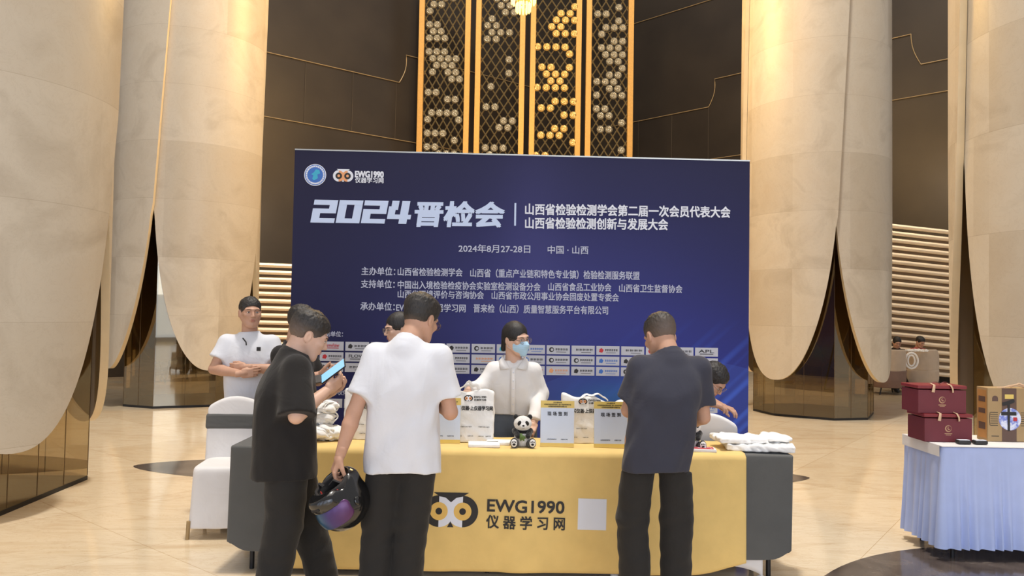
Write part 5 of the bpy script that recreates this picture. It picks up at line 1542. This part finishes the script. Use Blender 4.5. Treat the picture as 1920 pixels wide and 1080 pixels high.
# covered banquet chairs
def covered_chair(loc, rz, label, sash=True):
    root = empty('banquet_chair', loc, rz); tag(root, label, 'chair', 'banquet chairs in white covers')
    def sk(p):
        st = [(.07, 0, 0, .205, .205), (.25, 0, 0, .195, .198), (.43, 0, 0, .188, .195), (.475, 0, 0, .182, .19)]
        d = loft(p, st, 6, .03)
        low = np.clip((.46-p[:, 2])*3, 0, 1)
        arch = .05*np.clip(1-(np.abs(p[:, 0])/.20)**4, 0, 1)*np.clip(1-(np.abs(p[:, 1])/.20)**4, 0, 1)+.05*np.clip(1-np.maximum(np.abs(p[:, 0]), 0)/.19, 0, 1)
        d = d+.004*low*wob(p, 20, 4, 1, 1, .4)
        d = np.maximum(d, .055-p[:, 2])
        return d
    sdf_mesh('seat_cover', [(sk, (-.24, -.24, .04), (.24, .24, .5), .009)], 'white_cloth', root)
    def bk(p):
        t = np.clip((p[:, 2]-.45)/.45, 0, 1)
        q = p.copy(); q[:, 1] = p[:, 1]-.185-.05*t-.03*(p[:, 0]/.2)**2*0
        d = rbox(q, (0, 0, .62), (.202, .022, .30), .02)
        top = .905-.055*np.abs(p[:, 0]/.2)**2.6-.02*np.abs(p[:, 0]/.2)
        d = smax(d, p[:, 2]-top, .03)
        return d+.0015*wob(p, 24, 6)
    sdf_mesh('back_cover', [(bk, (-.23, .13, .33), (.23, .29, .93), .008)], 'white_cloth', root)
    if sash:
        def sf(p):
            t = np.clip((p[:, 2]-.45)/.45, 0, 1)
            q = p.copy(); q[:, 1] = p[:, 1]-.185-.05*t
            d = rbox(q, (0, 0, .725), (.210, .030, .056), .02)
            return d+.001*wob(p, 50, 6, .3, 1, 2)
        sdf_mesh('sash', [(sf, (-.23, .13, .65), (.23, .29, .80), .006)], 'grey_cloth', root)
    for sx in (-1, 1):
        for sy in (-1, 1):
            b = MB(); b.tube([(sx*.188, sy*.188, .12), (sx*.192, sy*.192, .0)], [.013, .012], 10); b.build('leg', 'brass_line', root, smooth=True)
    return root
MAT['grey_sash'] = MAT['grey_cloth']
covered_chair((-1.955, 5.22, 0), math.radians(6), 'banquet chair in white cover with grey sash standing left of the desk')
covered_chair((1.36, 5.20, 0), math.radians(165), 'plain white covered chair behind the right end of the desk', sash=False)

# ------------------------------------------------------------------ gift table at the right
GX0, GX1, GY0, GY1, GZ = 2.80, 4.70, 4.86, 5.34, .722
root = empty('folding_table', ((GX0+GX1)/2, (GY0+GY1)/2, 0)); tag(root, 'table under the white pleated skirt at the right, carrying the gift boxes', 'table')
b = MB(); b.box((0, 0, GZ-.022), (GX1-GX0-.02, GY1-GY0-.03, .03)); b.build('tabletop', 'steel', root)
for sx in (-1, 1):
    for sy in (-1, 1): b = MB(); b.tube([(sx*.85, sy*.18, GZ-.037), (sx*.85, sy*.18, 0)], .014, 8); b.build('leg', 'black_metal', root, smooth=True)
skirted('table_skirt', 'white pleated table skirt reaching almost to the floor at the right', 'cool_white', GX0, GX1, GY0, GY1, GZ, .075, 88, .018, rad=.02, seed=2, cat='table skirt', flare=.025, step=.009)
b = MB(); b.box(((GX0+GX1)/2, (GY0+GY1)/2, GZ+.005), (GX1-GX0+.012, GY1-GY0+.012, .006), bev=.002)
b.grid(lambda u, v: (GX0-.012, GY0+.01+(GY1-GY0-.02)*u, GZ+.006-v*.07), 12, 4); 
o = b.build('table_topper', 'white_cloth'); tag(o, 'smooth white top cloth under the maroon gift boxes', 'tablecloth')
GT = GZ+.010
def gift_box(pxl, Y, w, h, d_, z, label, rz=0):
    p = at(pxl, 800, Y); root = empty('gift_box', (p.x+w/2, Y+d_/2, z), rz); tag(root, label, 'box', 'maroon gift boxes stacked on the right table')
    b = MB(); b.box((0, 0, h*.42), (w-.008, d_-.008, h*.84), bev=.002); b.build('box_body', 'maroon', root)
    b = MB(); b.box((0, 0, h*.94), (w, d_, h*.12), bev=.003); b.build('lid', simple('red gift lid', (126, 34, 40), .5, 0, .05), root)
    for sx in (-1, 1):
        b = MB(); b.tube([(sx*.055-.01, -d_/2+.03, h+.012), (sx*.055, -d_/2-.002, h+.004), (sx*.055+sx*.008, -d_/2-.010, h*.90), (sx*.055+sx*.012, -d_/2-.008, h*.76)], [.004, .008, .009, .010], 8, ry=.003); b.build('ribbon_knot', 'ribbon', root, smooth=True)
    b = MB(); b.tube([(-.065+.13*k/10, -d_/2+.03, h+.008+.014*abs(math.sin(PI*k/5))) for k in range(11)], .005, 6, ry=.002); b.build('ribbon_handle', 'maroon', root, smooth=True)
    b = MB(); yy = -d_/2+.004-.0006
    Mx = Matrix.Translation((.0, -d_/2+.0035, h*.48)) @ FRX
    ngon(b, 0, 0, .022, 0, 0, 32, M=Mx); ngon(b, .003, .001, .0175, .0004, 1, 32, M=Mx); ngon(b, .004, .002, .010, .0008, 0, 24, M=Mx); ngon(b, .007, .004, .008, .0012, 1, 24, M=Mx)
    b.build('crescent_emblem', ['gold_print', 'maroon'], root, fix=False)
    b = MB(); b.box((0, -d_/2+.0035, h*.30), (.05, .001, .005)); b.box((0, -d_/2+.0035, h*.25), (.034, .001, .003)); b.build('small_print', 'gold_print', root)
    return root
gift_box(1733, 5.0, .325, .185, .22, GT, 'lower maroon gift box standing directly on the white table')
gift_box(1721, 5.02, .330, .185, .22, GT+.187, 'upper maroon gift box resting on the lower maroon one')
def carton():
    Y = 5.06; p = at(1852, 800, Y); w, h, d_ = .50, .36, .12
    root = empty('gift_carton', (p.x+w/2, Y+d_/2, GT)); tag(root, 'beige gift carton with brown band and blue and white round picture at the right edge', 'box')
    b = MB(); b.box((0, 0, h/2), (w, d_, h), bev=.003); b.build('carton_body', 'kraft', root)
    xb = -w/2+.145; y = -d_/2-.0006
    b = MB(); b.box((xb, y, h/2), (.098, .0014, h-.004)); b.build('brown_band', 'brown_band', root)
    b = MB(); b.box((-w/2-.0006, 0, h*.5), (.0014, d_*.8, h*.9)); b.build('side_panel', simple('ochre side panel', (186, 134, 74), .7), root)
    for z_, hh in ((.78, .10), (.56, .09), (.28, .13)):
        b = MB(); b.box((-w/2-.0016, 0, h*z_), (.001, d_*.6, h*hh)); b.build('side_picture', 'brown_band', root)
    M0 = Matrix.Translation((xb+.004, y-.001, h*.42)) @ FRX
    b = MB(); ngon(b, 0, 0, .075, 0, 0, 48, M=M0); b.build('round_picture', 'bluewhite', root, fix=False)
    lettering('千', 'black_print', root, Matrix.Translation((xb-.052, y-.002, h*.50)) @ FRX, .095, .21, .015)
    b = MB(); ngon(b, .034, .0, .018, .002, 0, 4, a0=PI/4, a1=PI/4+2*PI, M=M0); b.build('red_seal', 'red_print', root, fix=False)
    b = MB(); b.box((xb, y-.001, h*.84), (.06, .001, .03)); b.build('yellow_label', 'sign_yellow', root)
    for side in (-1, 1):
        b = MB()
        for k in range(7):
            x0 = xb+side*.082; b.box((x0+side*.02, y, h*.30+k*.0145), (.05, .001, .0035))
        b.tube([(xb+side*.082+side*.048, y, h*.30), (xb+side*.082+side*.052, y, h*.42), (xb+side*.082+side*.048, y, h*.54)], .0016, 5)
        b.build('line_ornament', 'black_print', root)
    b = MB(); Mq = Matrix.Translation((-w/2+.05, y, h*.80)) @ FRX
    ngon(b, 0, .0, .02, .0, 0, 20, a0=0, a1=PI, M=Mq); b.add([Mq @ Vector(v) for v in ((-.02, -.018, 0), (.02, -.018, 0), (.02, 0, 0), (-.02, 0, 0))], [(0, 1, 2, 3)]); b.build('arch_emblem', 'brown_band', root, fix=False)
    b = MB(); b.box((-w/2+.05, y, h*.10), (.05, .001, .005)); b.build('small_print', 'black_print', root)
    b = MB(); b.tube([(xb-.07, -d_/2+.02, h), (xb-.04, -d_/2-.006, h+.004), (xb+.0, -d_/2+.0, h+.014), (xb+.06, -d_/2+.02, h+.022), (xb+.12, -d_/2+.02, h+.004)], .0055, 8)
    b.tube([(xb+.03, -d_/2+.03, h+.005), (xb+.08, -d_/2+.02, h+.030), (xb+.14, -d_/2+.0, h+.006), (xb+.2, -d_/2+.02, h+.002)], .0055, 8); b.build('rope_handle', 'ribbon', root, smooth=True)
carton()
for px, lab in ((1806, 'left small black device with white label lying on the gift table'), (1837, 'right small black device with white label lying on the gift table')):
    p = at(px, 828, 4.94); b = MB(); b.box((0, 0, .013), (.084, .05, .026), bev=.008); o = b.build('label_device', 'black_print', None, smooth=True); o.location = (p.x, 4.94, GT); tag(o, lab, 'device', 'small devices on the gift table')
    b = MB(); b.box((0, 0, .0265), (.07, .036, .003), bev=.001); b.build('white_label', 'white_print', o)

# ------------------------------------------------------------------ lounge at the back
MAT['taupe'] = mat_fabric('taupe upholstery', (186, 168, 148), .9); MAT['brown_leather'] = simple('brown upholstery', (122, 96, 84), .6, 0, .06)
MAT['dim_chair'] = mat_fabric('dark taupe lounge fabric', (104, 90, 76), .9); MAT['wood_top'] = simple('pale table top', (190, 170, 136), .5)
def armchair(loc, rz, label, top='taupe', low='brown_leather'):
    root = empty('armchair', loc, rz); tag(root, label, 'armchair', 'lounge armchairs behind the right column')
    def shell(p):
        a = np.arctan2(p[:, 0], p[:, 1]); r = np.sqrt(p[:, 0]**2+p[:, 1]**2)
        d = np.abs(r-.33)-.035; hh = .93-.28*np.clip((np.abs(a)-.9)/1.0, 0, 1)
        d = smax(d, p[:, 2]-hh, .03); d = smax(d, np.abs(a)*.33-.60, .02); return smax(d, .48-p[:, 2], .02)
    sdf_mesh('backrest', [(shell, (-.4, -.4, .4), (.4, .4, 1.0), .016)], top, root)
    def lower(p):
        d = loft(p, [(.14, 0, 0, .32, .32), (.3, 0, 0, .355, .355), (.5, 0, 0, .36, .36)], 2.4, .02); return d
    sdf_mesh('seat_shell', [(lower, (-.4, -.4, .1), (.4, .4, .55), .016)], low, root)
    for sx in (-1, 1):
        for sy in (-1, 1): b = MB(); b.tube([(sx*.2, sy*.2, .16), (sx*.27, sy*.27, 0)], .014, 8); b.build('leg', 'black_metal', root, smooth=True)
    return root
def Xat(px, Y): return at(px, 600, Y).x
armchair((Xat(1662, 15.6), 15.6, 0), math.radians(180), 'armchair with taupe rounded back and brown base seen beside the right column')
armchair((Xat(1724, 16.0), 16.0, 0), math.radians(165), 'taupe armchair with a white bag hanging on its back', low='taupe')
crumple('tote_bag', (Xat(1716, 15.60), 15.56, .88), (.26, .06, .03), 77, 'white bag with ring handles hanging over the back of the lounge armchair', None, loops=0)
b = MB(); c = Vector((Xat(1709, 15.5), 15.5, .70)); b.tube([c+Vector((.13*math.cos(2*PI*k/24), 0, .16*math.sin(2*PI*k/24))) for k in range(24)], .022, 8, closed=True); b.tube([c+Vector((.07*math.cos(2*PI*k/24)-.02, -.03, .11*math.sin(2*PI*k/24))) for k in range(24)], .018, 8, closed=True)
o = b.build('rope_loops', 'canvas', smooth=True); tag(o, 'pair of white looped bag straps dangling on the lounge armchair back', 'bag strap')
def seated(loc, hd_, label, top, hair):
    person(label, loc, hd_, dict(pelvis=(0, 0, .50), chest=(0, -.02, .74), neck=(0, -.05, .915), head=(0, -.12, 1.045), hrot=(0, 26, 0), sw=.165,
        elL=(.22, -.1, .70), wrL=(.08, -.30, .66), elR=(-.22, -.1, .70), wrR=(-.08, -.30, .66), knL=(.12, -.42, .48), knR=(-.12, -.42, .48), anL=(.12, -.44, .09), anR=(-.12, -.44, .09),
        hem=.50, hands={'L': ((-.4, -.8, 0), (0, 0, -1), (-.6, -.3, 0), [30]*4, (.5, .5)), 'R': ((.4, -.8, 0), (0, 0, -1), (.6, -.3, 0), [30]*4, (.5, .5))},
        hair=hair, hairmat='hair_black', skin='skin_tan', top=top), h=.014)
MAT['rosy'] = mat_fabric('dusty red top', (168, 84, 80), .9)
seated((Xat(1683, 16.25), 16.35, 0), -10, 'seated person with long dark hair and dark top in the background lounge', 'tee_black', 'tail')
seated((Xat(1718, 16.9), 16.9, 0), 12, 'seated person in dusty red top with head bowed in the background lounge', 'rosy', 'short')
# furniture seen through the glass foot of the left column
def high_chair(loc, rz, label):
    root = empty('dining_chair', loc, rz); tag(root, label, 'chair', 'high-backed chairs behind the left column')
    b = MB(); b.box((0, .2, .88), (.46, .07, .50), bev=.025); b.build('backrest', 'dim_chair', root, smooth=True)
    b = MB(); b.box((0, 0, .52), (.46, .46, .10), bev=.03); b.build('seat', 'dim_chair', root, smooth=True)
    for sx in (-1, 1):
        for sy in (-1, 1): b = MB(); b.tube([(sx*.19, sy*.19, .47), (sx*.22, sy*.23, 0)], [.018, .012], 8); b.build('leg', 'black_metal', root, smooth=True)
        b = MB(); b.tube([(sx*.2, .2, .56), (sx*.2, .2, .7)], .014, 8); b.build('back_post', 'black_metal', root, smooth=True)
high_chair((Xat(296, 15.8), 15.8, 0), .0, 'left high-backed taupe chair glimpsed through the glass foot of the left column')
high_chair((Xat(344, 16.3), 16.3, 0), .0, 'right high-backed taupe chair glimpsed through the glass foot of the left column')
root = empty('side_table', (Xat(292, 15.0), 15.0, 0)); tag(root, 'small round table with pale top before the high-backed chairs', 'table')
b = MB(); b.lathe([(.001, .72), (.27, .72), (.275, .735), (.27, .75), (.001, .75)], n=28); b.build('tabletop', 'wood_top', root, smooth=30)
for k in range(3):
    b = MB(); a = 2*PI*k/3; b.tube([(.05*math.cos(a), .05*math.sin(a), .72), (.12*math.cos(a), .12*math.sin(a), .4), (.24*math.cos(a), .24*math.sin(a), 0)], .015, 8); b.build('leg', 'black_metal', root, smooth=True)
root = empty('low_partition', (Xat(225, 16.8), 16.8, 0)); tag(root, 'dark low partition standing behind the left column', 'partition')
b = MB(); b.box((0, 0, .62), (1.5, .12, 1.0), bev=.01); b.build('panel', 'wall', root)
for sx in (-1, 1): b = MB(); b.box((sx*.6, 0, .06), (.06, .1, .12)); b.build('foot', 'black_metal', root)
